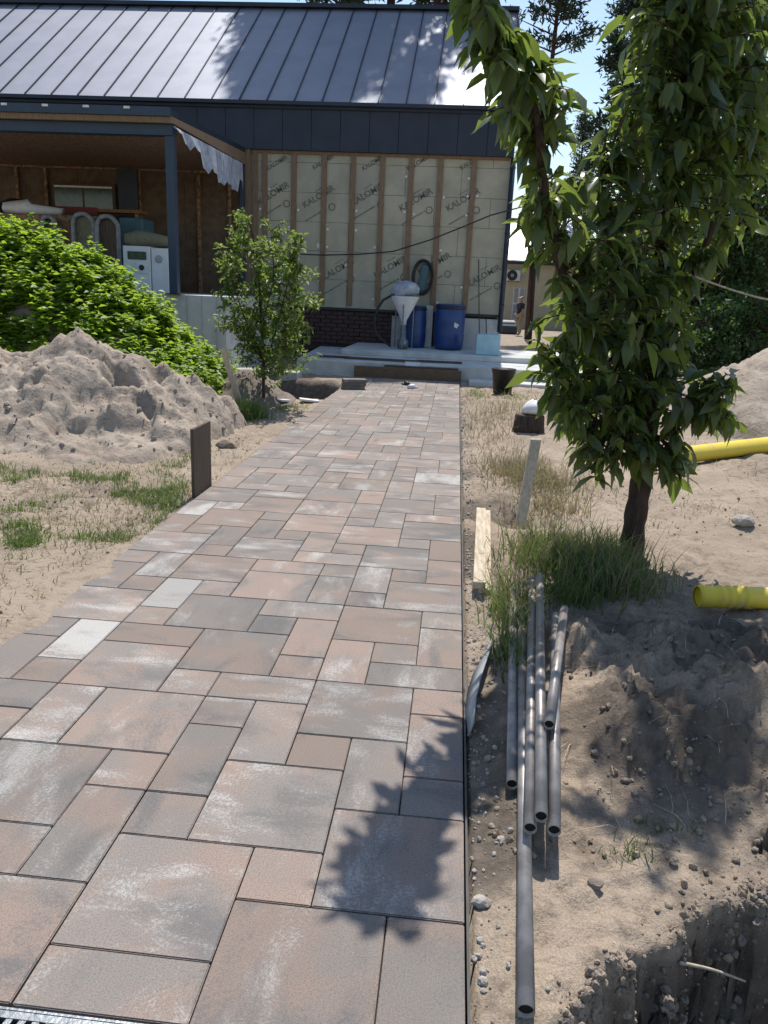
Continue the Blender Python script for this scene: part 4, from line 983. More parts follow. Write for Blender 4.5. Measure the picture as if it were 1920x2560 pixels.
for (dx, dy, rx, ry, off, spd, ns) in BL:
    for _ in range(int(ns*((2.35 if dx > 1250 else 1.75) if dy > -90 else .75)+.5)):
        while True:
            u, v = nr.normal(size=2)*.62
            if u*u+v*v < 1.6: break
        e = np.array(at(dx+u*rx, dy+v*ry-15, TY+off+nr.normal()*spd*.7))
        # the shoot starts from the closest wood that is not far above
        dd = np.linalg.norm(LP-e, axis=1)+np.maximum(0, LP[:, 2]-e[2]-.1)*1.5
        s0 = LP[np.argmin(dd)]; ln_ = np.linalg.norm(e-s0)
        mid = (s0+e)/2+np.array([0, 0, .10*ln_])+nr.normal(size=3)*.02
        P_ = [s0*(1-t)**2+2*mid*t*(1-t)+e*t*t for t in np.linspace(0, 1, 5)]
        tw.tube([tuple(p) for p in P_], [.006, .005, .0045, .004, .003], 5, False)
        tdir = P_[-1]-P_[-2]; tdir = tdir/np.linalg.norm(tdir)
        nl = nr.integers(5, 9)
        for k in range(nl):
            t = 1-.62*(k/nl)*min(1, .35/max(ln_, .1)+.35); i = min(int(t*4), 3); f = t*4-i
            b = P_[i]*(1-f)+P_[i+1]*f
            a = nr.uniform(0, 2*math.pi)
            out = np.array([math.cos(a), math.sin(a), 0])
            d = out*nr.uniform(.5, 1.0)+tdir*.25+np.array([0, 0, -nr.uniform(-.25, .95)])
            lp.append(b); ld.append(d); lnm.append(np.array([0, 0, 1.0])+out*.5+nr.normal(size=3)*.38); ll.append(.06+.115*nr.random()**1.4)
tw.build('twigs', M['bark'], tree)['kind'] = 'stuff'
lp, ld, lnm, ll = map(np.array, (lp, ld, lnm, ll)); lw = ll*nr.uniform(.36, .56, len(ll))
# the 300 leaves nearest the camera are parts of their own
dist = np.linalg.norm(lp-np.array([0, 0, H]), axis=1)/ll; order = np.argsort(dist); big, rest = order[:300], order[300:]
leaves_mesh('foliage', lp[rest], ld[rest], lnm[rest], ll[rest], lw[rest], LT, LF, M['leaf'], tree)['kind'] = 'stuff'
lmesh = []
for T in LT:
    me = bpy.data.meshes.new('leaf'); me.from_pydata([tuple(v) for v in T], [], LF); me.polygons.foreach_set('use_smooth', [True]*len(LF)); me.materials.append(M['leaf']); lmesh.append(me)
X, Y_, Z = basis_from(ld[big], lnm[big]); o0 = ORG[tree.name]
for i, j in enumerate(big):
    o = link('leaf', lmesh[i % 4], tree)
    A = Matrix(((X[i][0]*lw[j], Y_[i][0]*ll[j], Z[i][0]*ll[j], lp[j][0]-o0.x), (X[i][1]*lw[j], Y_[i][1]*ll[j], Z[i][1]*ll[j], lp[j][1]-o0.y), (X[i][2]*lw[j], Y_[i][2]*ll[j], Z[i][2]*ll[j], lp[j][2]-o0.z), (0, 0, 0, 1)))
    o.matrix_local = A
pts = catmull([at(1500, 597, TY-.1), at(1540, 612, TY-.1), at(1600, 632, TY-.08), at(1665, 648, TY-.05), at(1760, 660, TY+.3), at(1900, 690, TY+1)], 4)
own(tag(MB().tube(pts, .006, 6).build('stretched_rope', M['woodgrey'], None, True), 'thin pale rope stretched out from the cherry tree', 'rope'))

# ------------------------------------------------------------------ young tree
yb = gp(570, 872); YT = yb.y
yt = thing('young_tree', 'slender young tree with small green leaves in front of the bare wall', 'tree', (yb.x, YT, -.05))
stems = []
for k, pix in enumerate([[(570, 872), (568, 760), (562, 650), (556, 560), (535, 470), (515, 445)], [(569, 800), (600, 700), (625, 600), (650, 530)], [(568, 780), (530, 690), (500, 600), (490, 540)], [(566, 700), (590, 600), (585, 500)], [(569, 790), (620, 720), (665, 660)]]):
    P_ = catmull([at(dx, dy, YT+.12*math.sin(k*2+i)) for i, (dx, dy) in enumerate(pix)], 5)
    if k == 0: P_[0] = Vector((yb.x, YT, -.1))
    r0 = .022 if k == 0 else .010
    MB().tube(P_, [r0*(1-i/len(P_))+.003 for i in range(len(P_))], 7).build('trunk' if k == 0 else 'limb', M['bark'], yt, True)
    stems += [tuple(p) for p in P_]
stems = np.array(stems)
YB = [(520, 465, 22, 25, 8), (515, 520, 40, 35, 14), (560, 510, 35, 40, 10), (530, 580, 55, 40, 24), (620, 540, 35, 35, 13), (650, 525, 18, 18, 4), (600, 600, 55, 40, 24), (555, 650, 70, 40, 32), (640, 640, 40, 40, 18), (600, 700, 70, 40, 32), (520, 690, 50, 40, 20), (650, 710, 35, 35, 14), (540, 745, 55, 35, 20), (610, 760, 60, 30, 24), (560, 700, 80, 60, 26), (640, 580, 45, 50, 14), (500, 570, 40, 50, 12), (575, 560, 60, 60, 14), (560, 805, 45, 25, 9), (610, 800, 40, 25, 8), (500, 760, 30, 30, 6), (660, 770, 25, 25, 5), (485, 650, 30, 40, 8), (470, 700, 20, 25, 5), (680, 660, 14, 25, 4)]
P, D, N, L = [], [], [], []; tw = MB()
for dx, dy, rx, ry, ns in YB:
    for _ in range(int(ns*.95)):
        u, v = nr.normal(size=2)*.5
        e = np.array(at(dx+u*rx, dy+v*ry, YT+nr.normal()*.28)); dd = np.linalg.norm(stems-e, axis=1)+np.maximum(0, stems[:, 2]-e[2])*.5
        s0 = stems[np.argmin(dd)]
        tw.tube([tuple(s0), tuple((s0+e)/2+np.array([0, 0, .03])), tuple(e)], [.004, .003, .002], 4, False)
        tdir = (e-s0)/max(np.linalg.norm(e-s0), .01)
        for k in range(nr.integers(13, 21)):
            b = s0+(e-s0)*nr.uniform(.35, 1.05)+nr.normal(size=3)*.025
            out = unit(1)[0]; P.append(b); D.append(out+tdir*.5+np.array([0, 0, -.15])); N.append(np.array([0, 0, 1])+nr.normal(size=3)*.5); L.append(nr.uniform(.05, .10))
P, D, N, L = map(np.array, (P, D, N, L))
tw.build('twigs', M['bark'], yt)['kind'] = 'stuff'
leaves_mesh('foliage', P, D, N, L, L*.5, [DT], DF, M['leaf2'], yt)['kind'] = 'stuff'

# ------------------------------------------------------------------ weeds on the soil heap
n = 1700
wx = nr.uniform(-8.6, -3.15, n*2); wy = nr.uniform(9.1, 12.2, n*2)
wz = weed_z(wx, wy); ok = wz > .0
# keep the strip right above the sand heap thin
wx, wy, wz = wx[ok][:n], wy[ok][:n], wz[ok][:n]
P, D, N, L = [], [], [], []
for x, y, z in zip(wx, wy, wz):
    hgt = nr.uniform(.12, .32)+.10*max(0, nr.normal()); lean = np.array([nr.normal()*.12, -.08+nr.normal()*.12, 1.0])
    for k in range(22):
        t = (k+nr.random())/22
        b = np.array([x, y, z])+lean*hgt*t
        a = nr.uniform(0, 2*math.pi); d = np.array([math.cos(a), math.sin(a), .35-.5*nr.random()])
        P.append(b+nr.normal(size=3)*.015); D.append(d); N.append(np.array([0, 0, 1])+nr.normal(size=3)*.3); L.append(nr.uniform(.08, .15)*(1.25-.5*t))
P, D, N, L = map(np.array, (P, D, N, L))
o = leaves_mesh('weeds', P, D, N, L, L*.72, [DT], DF, M['weed'])
tag(o, 'bright green nettle-like weeds covering the soil heap', 'weeds', kind='stuff')

# ------------------------------------------------------------------ grass
def blades(name, pts, hmin, hmax, mt, label, spread=.5, wid=.004):
    n = len(pts); x, y = pts[:, 0], pts[:, 1]; z = gz(x, y)-.005
    hh = nr.uniform(hmin, hmax, n)*nr.uniform(.5, 1, n); a = nr.uniform(0, 2*math.pi, n); ln_ = nr.uniform(.15, 1, n)*spread
    dx, dy = np.cos(a), np.sin(a); sx, sy = -dy, dx
    b = nr.uniform(0, 2*math.pi, n); sx, sy = np.cos(b), np.sin(b)
    w = wid*nr.uniform(.6, 1.4, n)
    def pt(t, s): 
        off = ln_*hh*t*t
        return np.stack([x+dx*off+sx*w*s, y+dy*off+sy*w*s, z+hh*t*(1-.35*ln_*t)], -1)
    V = np.stack([pt(0, -1), pt(0, 1), pt(.5, .8), pt(.5, -.8), pt(1, 0)], 1)
    me = bpy.data.meshes.new(name); me.vertices.add(n*5); me.vertices.foreach_set('co', V.reshape(-1))
    base = np.arange(n)*5; q = np.stack([base, base+1, base+2, base+3], 1); t = np.stack([base+3, base+2, base+4], 1)
    LI = np.concatenate([q.ravel(), t.ravel()]); tot = np.concatenate([np.full(n, 4), np.full(n, 3)]); LS = np.concatenate([[0], np.cumsum(tot)[:-1]])
    me.loops.add(len(LI)); me.loops.foreach_set('vertex_index', LI); me.polygons.add(2*n); me.polygons.foreach_set('loop_start', LS); me.polygons.foreach_set('loop_total', tot)
    me.update(calc_edges=True); me.materials.append(mt)
    return tag(link(name, me), label, 'grass', kind='stuff')
def blob(cx, cy, rx, ry, n): 
    p = nr.normal(size=(n, 2))*.5; return np.stack([cx+p[:, 0]*rx, cy+p[:, 1]*ry], 1)
def clumped(x0, x1, y0, y1, n, seed, thr, sc=2.0):
    x = nr.uniform(x0, x1, n*8); y = nr.uniform(y0, y1, n*8); f = fbm(x*sc, y*sc, seed, 4); k = f > thr
    return np.stack([x[k][:n], y[k][:n]], 1)
def off_path(p, m_=.02): return p[(p[:, 0] < PX0-m_) | (p[:, 0] > PX1+m_)]
def lg_dry(): return np.array([tuple(gp(250+a*260, 1080+b*90))[:2] for a, b in nr.normal(size=(1500, 2))*.6])
# big clump at the foot of the tree
cl = np.concatenate([blob(.70, 4.6, .26, .36, 1200), blob(.93, 4.35, .28, .30, 1100), blob(1.05, 4.7, .2, .3, 500), blob(.36, 3.6, .10, .5, 350), blob(.33, 3.1, .08, .25, 120), blob(.7, 4.0, .25, .2, 350)])
cl = off_path(cl, .04)
blades('grass_clump', cl, .06, .34, M['grassg'], 'long green grass clump around the foot of the cherry tree', .9, .0035)
blades('dry_stalks', off_path(np.concatenate([blob(.75, 4.6, .35, .45, 700), blob(1.0, 4.3, .35, .35, 400), blob(.4, 3.7, .12, .5, 250)]), .04), .10, .42, M['grassd'], 'dry pale stalks mixed into the green clump under the tree', .8, .0028)
blades('dry_grass', off_path(np.concatenate([blob(.66, 7.0, .35, .6, 1000), blob(.9, 6.6, .4, .5, 700), blob(.5, 9.5, .4, 2.4, 450), blob(.9, 11.5, .6, 1.8, 500), blob(.8, 5.9, .3, .3, 350)]), .03), .06, .30, M['grassd'], 'tangled dry straw-coloured grass along the right of the path', 1.3, .0035)
blades('straw_litter', off_path(np.concatenate([clumped(.2, 3, 5.2, 14, 2600, 5, .1), clumped(-4.5, -1.95, 2.6, 11.5, 4200, 6, .0, 1.5), lg_dry()]), .03), .03, .10, M['grassd'], 'short dry straw scattered over the sandy soil', 2.0, .003)
def gb(dx, dy, rx, ry, n):
    p = nr.normal(size=(n*3, 2))*.5; q = np.array([tuple(gp(dx+a*rx, dy+b*ry))[:2] for a, b in p]); f = fbm(q[:, 0]*3.2, q[:, 1]*3.2, 8, 4)+nr.normal(size=len(q))*.25
    return q[np.argsort(-f)][:n]
lg = np.concatenate([gb(250, 1050, 190, 50, 1900), gb(350, 1080, 90, 60, 800), gb(250, 1145, 130, 40, 700), gb(40, 1120, 70, 60, 900), gb(60, 1180, 60, 25, 350), gb(390, 1020, 60, 40, 500), gb(100, 1020, 120, 30, 400), gb(20, 1020, 60, 40, 300)])
blades('sparse_grass', off_path(np.concatenate([lg, blob(-2.05, 5.4, .10, .6, 300), blob(-2.5, 9.3, .25, .3, 500), blob(-2.2, 10.3, .3, .6, 400), blob(.4, 13.2, .2, .9, 500), blob(1.0, 13.0, .3, .5, 350)]), .03), .03, .12, M['grassg'], 'sparse green grass tufts on the sandy ground', 1.4, .0028)
blades('grass_tuft', np.concatenate([blob(-2.55, 9.35, .20, .22, 1300)]), .15, .40, M['grassg'], 'dense green grass tuft at the foot of the grey stake', .7, .0045)
blades('twig_litter', np.concatenate([clumped(.2, 1.9, 2.0, 3.4, 200, 29, -.2, 3), clumped(1.2, 3.2, 3.6, 8, 300, 30, -.2, 2)]), .03, .11, M['woodgrey'], 'thin dry twigs and root bits littering the dug soil', 2.6, .0013)
blades('grass_sprigs', np.concatenate([blob(.62, 1.98, .09, .06, 60), blob(.75, 2.1, .12, .05, 40)]), .04, .09, M['grassg'], 'few thin grass sprigs on the bare earth by the pipes', 1.5, .0018)

# ------------------------------------------------------------------ clods, gravel, stones
ico = bmesh.new(); bmesh.ops.create_icosphere(ico, subdivisions=2, radius=1); IV = np.array([tuple(v.co) for v in ico.verts]); IF = np.array([[v.index for v in f.verts] for f in ico.faces]); ico.free()
def clods(name, pts, rmin, rmax, mt, label, cat, zf=gz, sink=.3):
    n = len(pts); z = zf(pts[:, 0], pts[:, 1]); r = rmin*(rmax/rmin)**(nr.random(n)**2.2)
    V = IV[None]*(1+.13*nr.normal(size=(n, len(IV), 1)))*r[:, None, None]*nr.uniform(.6, 1.15, (n, 1, 3))
    V = V+np.stack([pts[:, 0], pts[:, 1], z+r*(.6-sink)], 1)[:, None, :]
    F = (IF[None]+(np.arange(n)*len(IV))[:, None, None]).reshape(-1, 3)
    me = bpy.data.meshes.new(name); me.from_pydata(V.reshape(-1, 3).tolist(), [], F.tolist()); me.materials.append(mt)
    return tag(link(name, me), label, cat, kind='stuff')
g1 = np.stack([PX1+.012+np.abs(nr.normal(size=1500))*.07, nr.uniform(1.3, 13, 1500)**1.0], 1)
g1 = g1[(g1[:, 0] < .33)]
clods('gravel', g1, .003, .011, M['stone'], 'loose grey gravel strip along the right side of the paving', 'gravel')
g2 = np.concatenate([clumped(.3, 1.9, 1.5, 3.6, 300, 15, -.1, 3), clumped(.25, 3.2, 3.6, 8, 400, 16, 0, 2), clumped(-4.5, -1.95, 2.6, 8, 1300, 17, -.1, 2)])
# crumbs along the broken pit edge
ex = nr.uniform(.33, 1.15, 400); ey = 1.30+.80*(ex-.30)+nr.normal(size=400)*.05
g2 = np.concatenate([g2, np.stack([ex, ey], 1)])
sx_ = clumped(.55, 1.9, 2.2, 3.6, 220, 19, -.2, 3)
ex = nr.uniform(.33, 1.2, 260); ey = 1.33+.80*(ex-.30)+nr.normal(size=260)*.03
clods('soil_clods', np.concatenate([sx_, np.stack([ex, ey], 1)]), .004, .018, M['soilheap'], 'dark earth clods on the dug soil and the pit edge', 'soil')
ex = nr.uniform(.33, 1.2, 1600); ey = 1.31+.80*(ex-.30)+nr.normal(size=1600)*.045
clods('sand_crumbs', np.concatenate([np.stack([ex, ey], 1), clumped(.2, 1.6, 1.4, 2.4, 900, 27, -.1, 4)]), .002, .014, M['ground'], 'sandy crumbs along the broken pit edge', 'sand')
clods('soil_crumbs', g2, .003, .013, M['soilheap'], 'crumbs of dark soil scattered over the dug earth', 'soil')
hx_ = nr.uniform(-6.5, -2.4, 700); hy_ = nr.uniform(6.3, 8.6, 700); zz = sand_z(hx_, hy_); k = zz > .05
clods('sand_lumps', np.stack([hx_[k], hy_[k]], 1),   .006, .03, M['sand'], 'damp sand lumps lying on the sand heap', 'sand lumps', sand_z)
for (dx, dy, r_, mt, lab) in ((1605, 1135, .065, 'stone', 'pale rock lying alone on the sand by the tree'), (1040, 1945, .02, 'stone', 'small pebble near the path edge beside the long pipe'), (1285, 1915, .018, 'soilheap', 'small dark clod on the smooth earth plate'), (488, 968, .07, 'soilheap', 'dark clod beside the upright brown board')):
    p = gp(dx, dy); n_ = IV*(1+.08*nr.normal(size=(len(IV), 1)))*r_*np.array([1.3, 1, .75])
    me = bpy.data.meshes.new('rock'); me.from_pydata((n_+np.array([p.x, p.y, float(gz(p.x, p.y))+r_*.45])).tolist(), [], IF.tolist()); me.materials.append(M[mt])
    own(tag(link('rock', me), lab, 'rock'))
# roots hanging in the pit
def root_(pix, r, label):
    own(tag(MB().tube(catmull([gp(dx, dy, z) for dx, dy, z in pix], 4), [r*(1-.05*i) for i in range((len(pix)-1)*4+1)], 6).build('tree_root', M['woodgrey'], None, True), label, 'root'))
root_([(1325, 2035, -.0), (1360, 2085, -.05), (1400, 2110, -.12), (1450, 2105, -.15)], .004, 'thin root dangling from the broken pit edge')
root_([(1470, 2080, -.08), (1540, 2095, -.15), (1610, 2120, -.2)], .005, 'longer pale root crossing the dark pit')
# dark mound of soil beside the young tree
o = sheet('soil_mound', grid_axis([(-3.5, -2.3, .05)]), grid_axis([(10.3, 11.8, .05)]), lambda x, y: np.maximum(.48-.75*np.sqrt(((x+2.95)/1.0)**2+((y-11.05)/1.1)**2+.01)+.06*fbm(x*5, y*5, 91, 3), -.25), M['soilheap'])
own(tag(o, 'low dark soil mound behind the young tree trunk', 'soil mound'))
# white rubble under the young tree
for k, (dx, dy, sx, lab) in enumerate(((668, 866, .28, 'white board scrap lying left of the path end'), (610, 868, .2, 'smaller white scrap lying beneath the young tree'))):
    p = gp(dx, dy); own(tag(MB().box((p.x, p.y, float(gz(p.x, p.y))+.03), (sx, .16, .03), Matrix.Rotation(R(20+40*k), 3, 'Z') @ Matrix.Rotation(R(6), 3, 'Y')).build('board_scrap', M['white'], None, bevel=.004), lab, 'scrap'))

# ------------------------------------------------------------------ background trees
def needle_tree(name, label, base, hgt, crown0, rad, ncl, seed, group, mt='pine', tr=.17, spruce=False, lean=0.0):
    g = np.random.default_rng(seed); bx, by, bz = base
    root = thing(name, label, 'tree', (bx, by, bz), group)
    tp = [Vector((bx+lean*t*hgt+.10*math.sin(t*5+seed), by+.1*math.cos(t*4+seed), bz-.2+(hgt+.2)*t)) for t in np.linspace(0, 1, 12)]
    MB().tube(tp, [tr*(1-.85*i/11) for i in range(12)], 10).build('trunk', M['barkpine'], root, True)
    br = MB(); P, D, N, L = [], [], [], []
    for i in range(ncl):
        t = crown0+(1-crown0)*(g.random()**(.9)); zc = bz+hgt*t
        k = (t-crown0)/(1-crown0)
        rr = rad*((1-k)*.95+.05 if spruce else math.sin(math.pi*min(1, .22+.78*k))**.7)*g.uniform(.25, 1.0)
        a = g.uniform(0, 2*math.pi); tc = tp[min(11, int(t*11))]
        c = np.array([tc.x+rr*math.cos(a), tc.y+rr*math.sin(a), zc+(-.25*rr if spruce else .18*rr)+g.normal()*.1])
        br.tube([(tc.x, tc.y, zc-(0 if spruce else .25*rr)), tuple(c)], [.03*(1-k)+.012, .008], 4, False)
        for _ in range(52):
            off = g.normal(size=3)*np.array([.32, .32, .16])*(rad*.28 if not spruce else rad*.25+.1)
            d = g.normal(size=3)+np.array([math.cos(a), math.sin(a), .3])*.8
            P.append(c+off); D.append(d); N.append(g.normal(size=3)); L.append(g.uniform(.16, .36)*(1 if not spruce else .7))
    br.build('branches', M['barkpine'], root)['kind'] = 'stuff'
    P, D, N, L = map(np.array, (P, D, N, L))
    leaves_mesh('crown', P, D, N, L, L*.30, [DT], DF, M[mt], root)['kind'] = 'stuff'
    return root
def leafy_tree(name, label, base, hgt, rx, crown_z, nclump, seed, group, lsize=.16, tr=.16, per=60, mt='decid'):
    g = np.random.default_rng(seed); bx, by, bz = base
    root = thing(name, label, 'tree', (bx, by, bz), group)
    tp = [Vector((bx+.12*math.sin(t*3+seed)*hgt*.2, by, bz-.2+(hgt*.8+.2)*t)) for t in np.linspace(0, 1, 8)]
    MB().tube(tp, [tr*(1-.8*i/7) for i in range(8)], 10).build('trunk', M['barkpine'], root, True)
    br = MB(); P, D, N, L = [], [], [], []
    cz = (crown_z+hgt)/2; rz = (hgt-crown_z)/2
    for i in range(nclump):
        v = g.normal(size=3); v = v/np.linalg.norm(v)*g.random()**.4
        c = np.array([bx+v[0]*rx, by+v[1]*rx, bz+cz+v[2]*rz]); s = tp[min(7, max(2, int((c[2]-bz)/hgt*6)))]
        br.tube([tuple(s), tuple((np.array(s)+c)/2+np.array([0, 0, .1])), tuple(c)], [.04, .025, .01], 4, False)
        cr_ = g.uniform(.35, .75)*rx*.36
        for _ in range(per):
            P.append(c+g.normal(size=3)*cr_*np.array([1, 1, .6])*.6); D.append(g.normal(size=3)+np.array([0, 0, -.3])); N.append(np.array([0, 0, 1])+g.normal(size=3)*.6); L.append(g.uniform(.6, 1.2)*lsize)
    br.build('branches', M['barkpine'], root)['kind'] = 'stuff'
    P, D, N, L = map(np.array, (P, D, N, L))
    leaves_mesh('crown', P, D, N, L, L*.6, [DT], DF, M[mt], root)['kind'] = 'stuff'
    return root
GP = 'pines around the house'
p = at(1148, 640, 34); needle_tree('pine_tree', 'tall slim pine with bare trunk rising in front of the cream house', (p.x, 34, 0), 18.5, .60, 2.2, 150, 3, GP, tr=.17)
p = at(1385, 200, 30); needle_tree('pine_tree', 'dense dark pine standing behind the cherry tree', (p.x, 30, 0), 15, .22, 1.9, 280, 4, GP, tr=.2)
p = at(1440, 60, 40); needle_tree('pine_tree', 'broad distant pine with its crown above the cherry top', (p.x, 40, 0), 18, .42, 2.6, 260, 5, GP, tr=.2)
p = at(1262, 300, 52); needle_tree('spruce_tree', 'small pointed spruce seen against the sky', (p.x, 52, 0), at(1262, 245, 52).z, .15, 1.9, 150, 6, None, spruce=True, tr=.15)
# pines behind the ridge: their shade falls on the roof
for k, (x, y, hgt, c0, rd, n, lab) in enumerate(((-4.0, 27.2, 22.2, .45, 1.9, 420, 'tall pine behind the roof ridge, furthest from the gable end'), (-1.15, 26.9, 21.8, .45, 1.9, 170, 'tall pine behind the roof ridge, second from the gable end'), (.5, 27.2, 19.5, .60, 1.4, 80, 'tall pine behind the roof ridge nearest the gable end'), (-2.75, 27.4, 22.4, .50, 1.8, 300, 'tall pine behind the roof ridge with the thickest crown'))):
    needle_tree('pine_tree', lab, (x, y, 0), hgt, c0, rd, n, 20+k, GP, tr=.22)
GD = 'leafy trees beyond the sand'
p = at(1600, 500, 22); leafy_tree('leafy_tree', 'dark leafy tree with thick brown trunk beyond the sand heap', (p.x, 22, 0), 7.0, 2.6, 1.1, 170, 30, GD, .15, .19, 105)
p = at(1690, 500, 27); leafy_tree('leafy_tree', 'taller leafy tree at the fence beyond the sand heap', (p.x, 27, 0), 9.0, 3.0, 1.3, 170, 31, GD, .18, .2, 95)
p = at(1530, 500, 26); leafy_tree('leafy_tree', 'leafy tree half hidden by the cherry foliage', (p.x, 26, 0), 7.2, 2.5, 1.2, 150, 32, GD, .17, .14, 90)
for k, (dx, Y, hh, lab) in enumerate(((1480, 38, 7.5, 'far leafy tree closing the gap behind the dense pine'), (1570, 40, 8.0, 'far leafy tree between the thick trunk and the fence'), (1660, 37, 7.0, 'far low leafy tree at the end of the garden wall'))):
    p = at(dx, 600, Y); leafy_tree('leafy_tree', lab, (p.x, Y, 0), hh, 3.0, .6, 110, 40+k, GD, .24, .16, 60)
for k, (dx, Y, hh, rx_, lab) in enumerate(((1500, 19, 1.9, 1.1, 'low dark shrub right behind the cherry foliage'), (1585, 20, 2.1, 1.2, 'low dark shrub beside the thick brown trunk'), (1680, 19, 2.2, 1.3, 'low dark shrub behind the top of the pink sand heap'))):
    p = at(dx, 700, Y); leafy_tree('shrub', lab, (p.x, Y, 0), hh, rx_, .05, 45, 50+k, 'shrubs behind the sand', .12, .03, 70)['category'] = 'shrub'
p = at(1300, 560, 36); leafy_tree('leafy_tree', 'round leafy tree beside the cream house', (p.x+1, 36, 0), 6.0, 2.2, 1.3, 70, 33, GD, .2, .14, 60)
p = at(1182, 500, 27); leafy_tree('leafy_tree', 'sparse young tree near the gable corner', (p.x-.25, 27, 0), 5.4, .8, 3.2, 16, 34, GD, .16, .06, 30)

# ------------------------------------------------------------------ neighbour house, wall, person
NY = 48
nh = thing('neighbour_house', 'cream rendered house with pale corrugated roof behind the pine trunk', 'house', (at(1160, 700, NY).x, NY+3, 0))
nx0, nx1 = at(1040, 640, NY).x, at(1420, 640, NY).x; nz1 = at(1100, 563, NY).z
MB().b(nx0, nx1, NY, NY+7, -.2, nz1).build('wall', M['cream'], nh)
rzt = at(1120, 478, NY+3.5).z
for i in range(24):
    xa, xb = nx0-.3+(nx1-nx0+.6)*i/24, nx0-.3+(nx1-nx0+.6)*(i+1)/24
    MB().hexa([(xa+.01, NY-.5, nz1-.02), (xb-.01, NY-.5, nz1-.02), (xb-.01, NY+3.5, rzt), (xa+.01, NY+3.5, rzt), (xa+.01, NY-.5, nz1+.03), (xb-.01, NY-.5, nz1+.03), (xb-.01, NY+3.5, rzt+.05), (xa+.01, NY+3.5, rzt+.05)]).build('roof_sheet', M['roofwhite'], nh)
MB().b(nx0-.3, nx1+.3, NY-.46, NY-.40, nz1-.2, nz1-.03).build('eave_board', M['seam'], nh)
a, b = at(1104, 690, NY-.05), at(1134, 622, NY-.05)
wn = MB().b(a.x, b.x, NY-.06, NY-.005, a.z, b.z).build('window', M['white'], nh)
for i in range(2):
    for j in range(2):
        w_, h_ = (b.x-a.x)/2, (b.z-a.z)/2
        MB().b(a.x+i*w_+.06, a.x+(i+1)*w_-.04, NY-.075, NY-.065, a.z+j*h_+.06, a.z+(j+1)*h_-.04).build('pane', M['edging'], wn)
a, b = at(1095, 606, NY-.4), at(1125, 584, NY-.4)
ac = thing('air_conditioner', 'white outdoor air conditioner unit on the cream wall', 'air conditioner', ((a.x+b.x)/2, NY-.22, a.z))
MB().b(a.x, b.x, NY-.42, NY-.05, a.z, b.z).build('casing', M['appliance'], ac, bevel=.02)
cx, cz = a.x+(b.x-a.x)*.38, (a.z+b.z)/2
MB().lathe((cx, NY-.421, cz), [(.30, 0), (.30, .015), (.26, .02)], 22, Matrix.Rotation(R(90), 3, 'X')).build('fan_grille', M['rubber'], ac)
MB().lathe((cx, NY-.443, cz), [(.10, 0), (.10, .01), (.06, .015)], 16, Matrix.Rotation(R(90), 3, 'X')).build('fan_hub', M['edging'], ac)
for xx in (a.x+.1, b.x-.1): MB().b(xx-.03, xx+.03, NY-.40, NY+.0-.001, a.z-.06, a.z-.001).build('bracket', M['seam'], ac)
lw_ = thing('garden_wall', 'low pinkish garden wall far behind the leafy trees', 'wall', (16, 44, 0))
for i in range(18):
    x = 7+i*1.2; MB().b(x+.01, x+1.19, 44, 44.25, -.1, 1.05).build('panel', M['farwall'], lw_)
MB().b(7, 28.6, 43.96, 44.29, 1.052, 1.16).build('coping', M['concrete_pale'], lw_)
own(tag(MB().b(at(1070, 715, 40).x, at(1112, 715, 40).x, 38.2, 39.2, -.05, .45).build('covered_pile', M['navy'], None, bevel=.08), 'low dark covered pile beyond the slab corner', 'pile'))
own(tag(MB().b(at(1072, 690, 40).x, at(1108, 715, 40).x, 38.4, 39.0, .452, .62).build('white_cover', M['white'], None, bevel=.07), 'white sheet lying on the dark covered pile', 'sheet'))

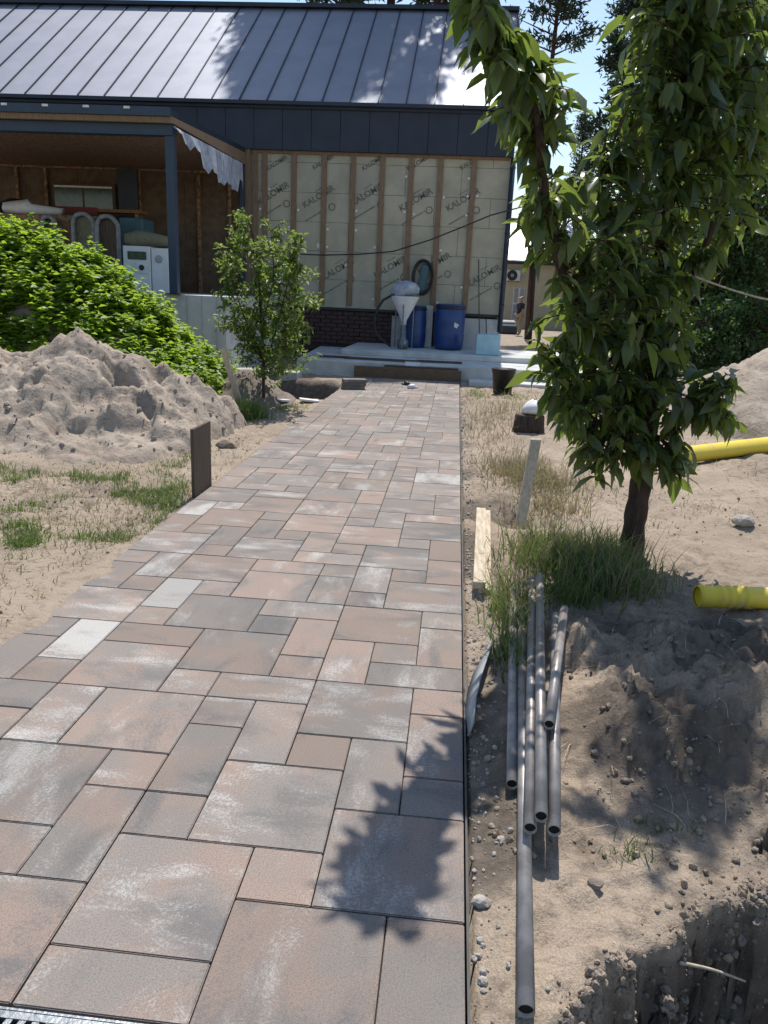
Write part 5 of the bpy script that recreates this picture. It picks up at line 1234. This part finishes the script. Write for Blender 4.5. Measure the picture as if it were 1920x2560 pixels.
# person
def skin(name, verts, edges, radii, mt, parent, sub=2, rootv=0):
    me = bpy.data.meshes.new(name); me.from_pydata(verts, edges, []); o = link(name, me, parent)
    md = o.modifiers.new('skin', 'SKIN'); md.use_smooth_shade = True
    for i, r in enumerate(radii):
        sv = me.skin_vertices[0].data[i]; sv.radius = (r, r) if not isinstance(r, tuple) else r
    me.skin_vertices[0].data[rootv].use_root = True
    o.modifiers.new('sub', 'SUBSURF').levels = sub; o.modifiers['sub'].render_levels = sub
    me.materials.append(mt); return o
pe = gp(1129, 716); pe.y = 37.0; pe.x = at(1122, 690, 37).x
ps = thing('person', 'person in dark shirt and khaki trousers standing by the pine trunk', 'person', (pe.x, pe.y, 0))
ps.rotation_euler = (0, 0, R(-60)); 
# local: facing -Y
bv = [(0, 0, .95), (0, .01, 1.15), (0, .0, 1.38), (0, -.01, 1.48), (0, -.02, 1.57), (0, -.03, 1.64), (0, -.02, 1.72),
      (.10, 0, .90), (.11, -.04, .50), (.11, .02, .09), (.11, -.12, .03), (-.10, 0, .90), (-.11, .06, .50), (-.11, .12, .09), (-.11, -.02, .03),
      (.19, 0, 1.40), (.25, -.02, 1.13), (.24, -.18, .92), (.24, -.22, .84), (-.19, 0, 1.40), (-.25, .02, 1.13), (-.27, -.06, .90), (-.27, -.09, .82)]
be = [(0, 1), (1, 2), (2, 3), (3, 4), (4, 5), (5, 6), (0, 7), (7, 8), (8, 9), (9, 10), (0, 11), (11, 12), (12, 13), (13, 14), (2, 15), (15, 16), (16, 17), (17, 18), (2, 19), (19, 20), (20, 21), (21, 22)]
brd = [.14, .13, .13, .065, .11, .135, .09, .085, .06, .042, .04, .085, .06, .042, .04, .065, .045, .035, .035, .065, .045, .035, .035]
skin('body', bv, be, brd, M['skin'], ps)
sv = [(0, 0, .92), (0, .01, 1.15), (0, 0, 1.38), (0, -.005, 1.44), (.19, 0, 1.40), (.245, -.015, 1.16), (-.19, 0, 1.40), (-.245, .015, 1.16)]
skin('shirt', sv, [(0, 1), (1, 2), (2, 3), (2, 4), (4, 5), (2, 6), (6, 7)], [.175, .165, .165, .085, .085, .07, .085, .07], M['shirt'], ps)
tv = [(0, 0, .96), (.10, 0, .88), (.11, -.04, .50), (.11, .02, .12), (-.10, 0, .88), (-.11, .06, .50), (-.11, .12, .12)]
skin('trousers', tv, [(0, 1), (1, 2), (2, 3), (0, 4), (4, 5), (5, 6)], [.165, .115, .09, .075, .115, .09, .075], M['trousers'], ps)
skin('hair', [(0, .035, 1.66), (0, .02, 1.755)], [(0, 1)], [.135, .10], M['rubber'], ps)
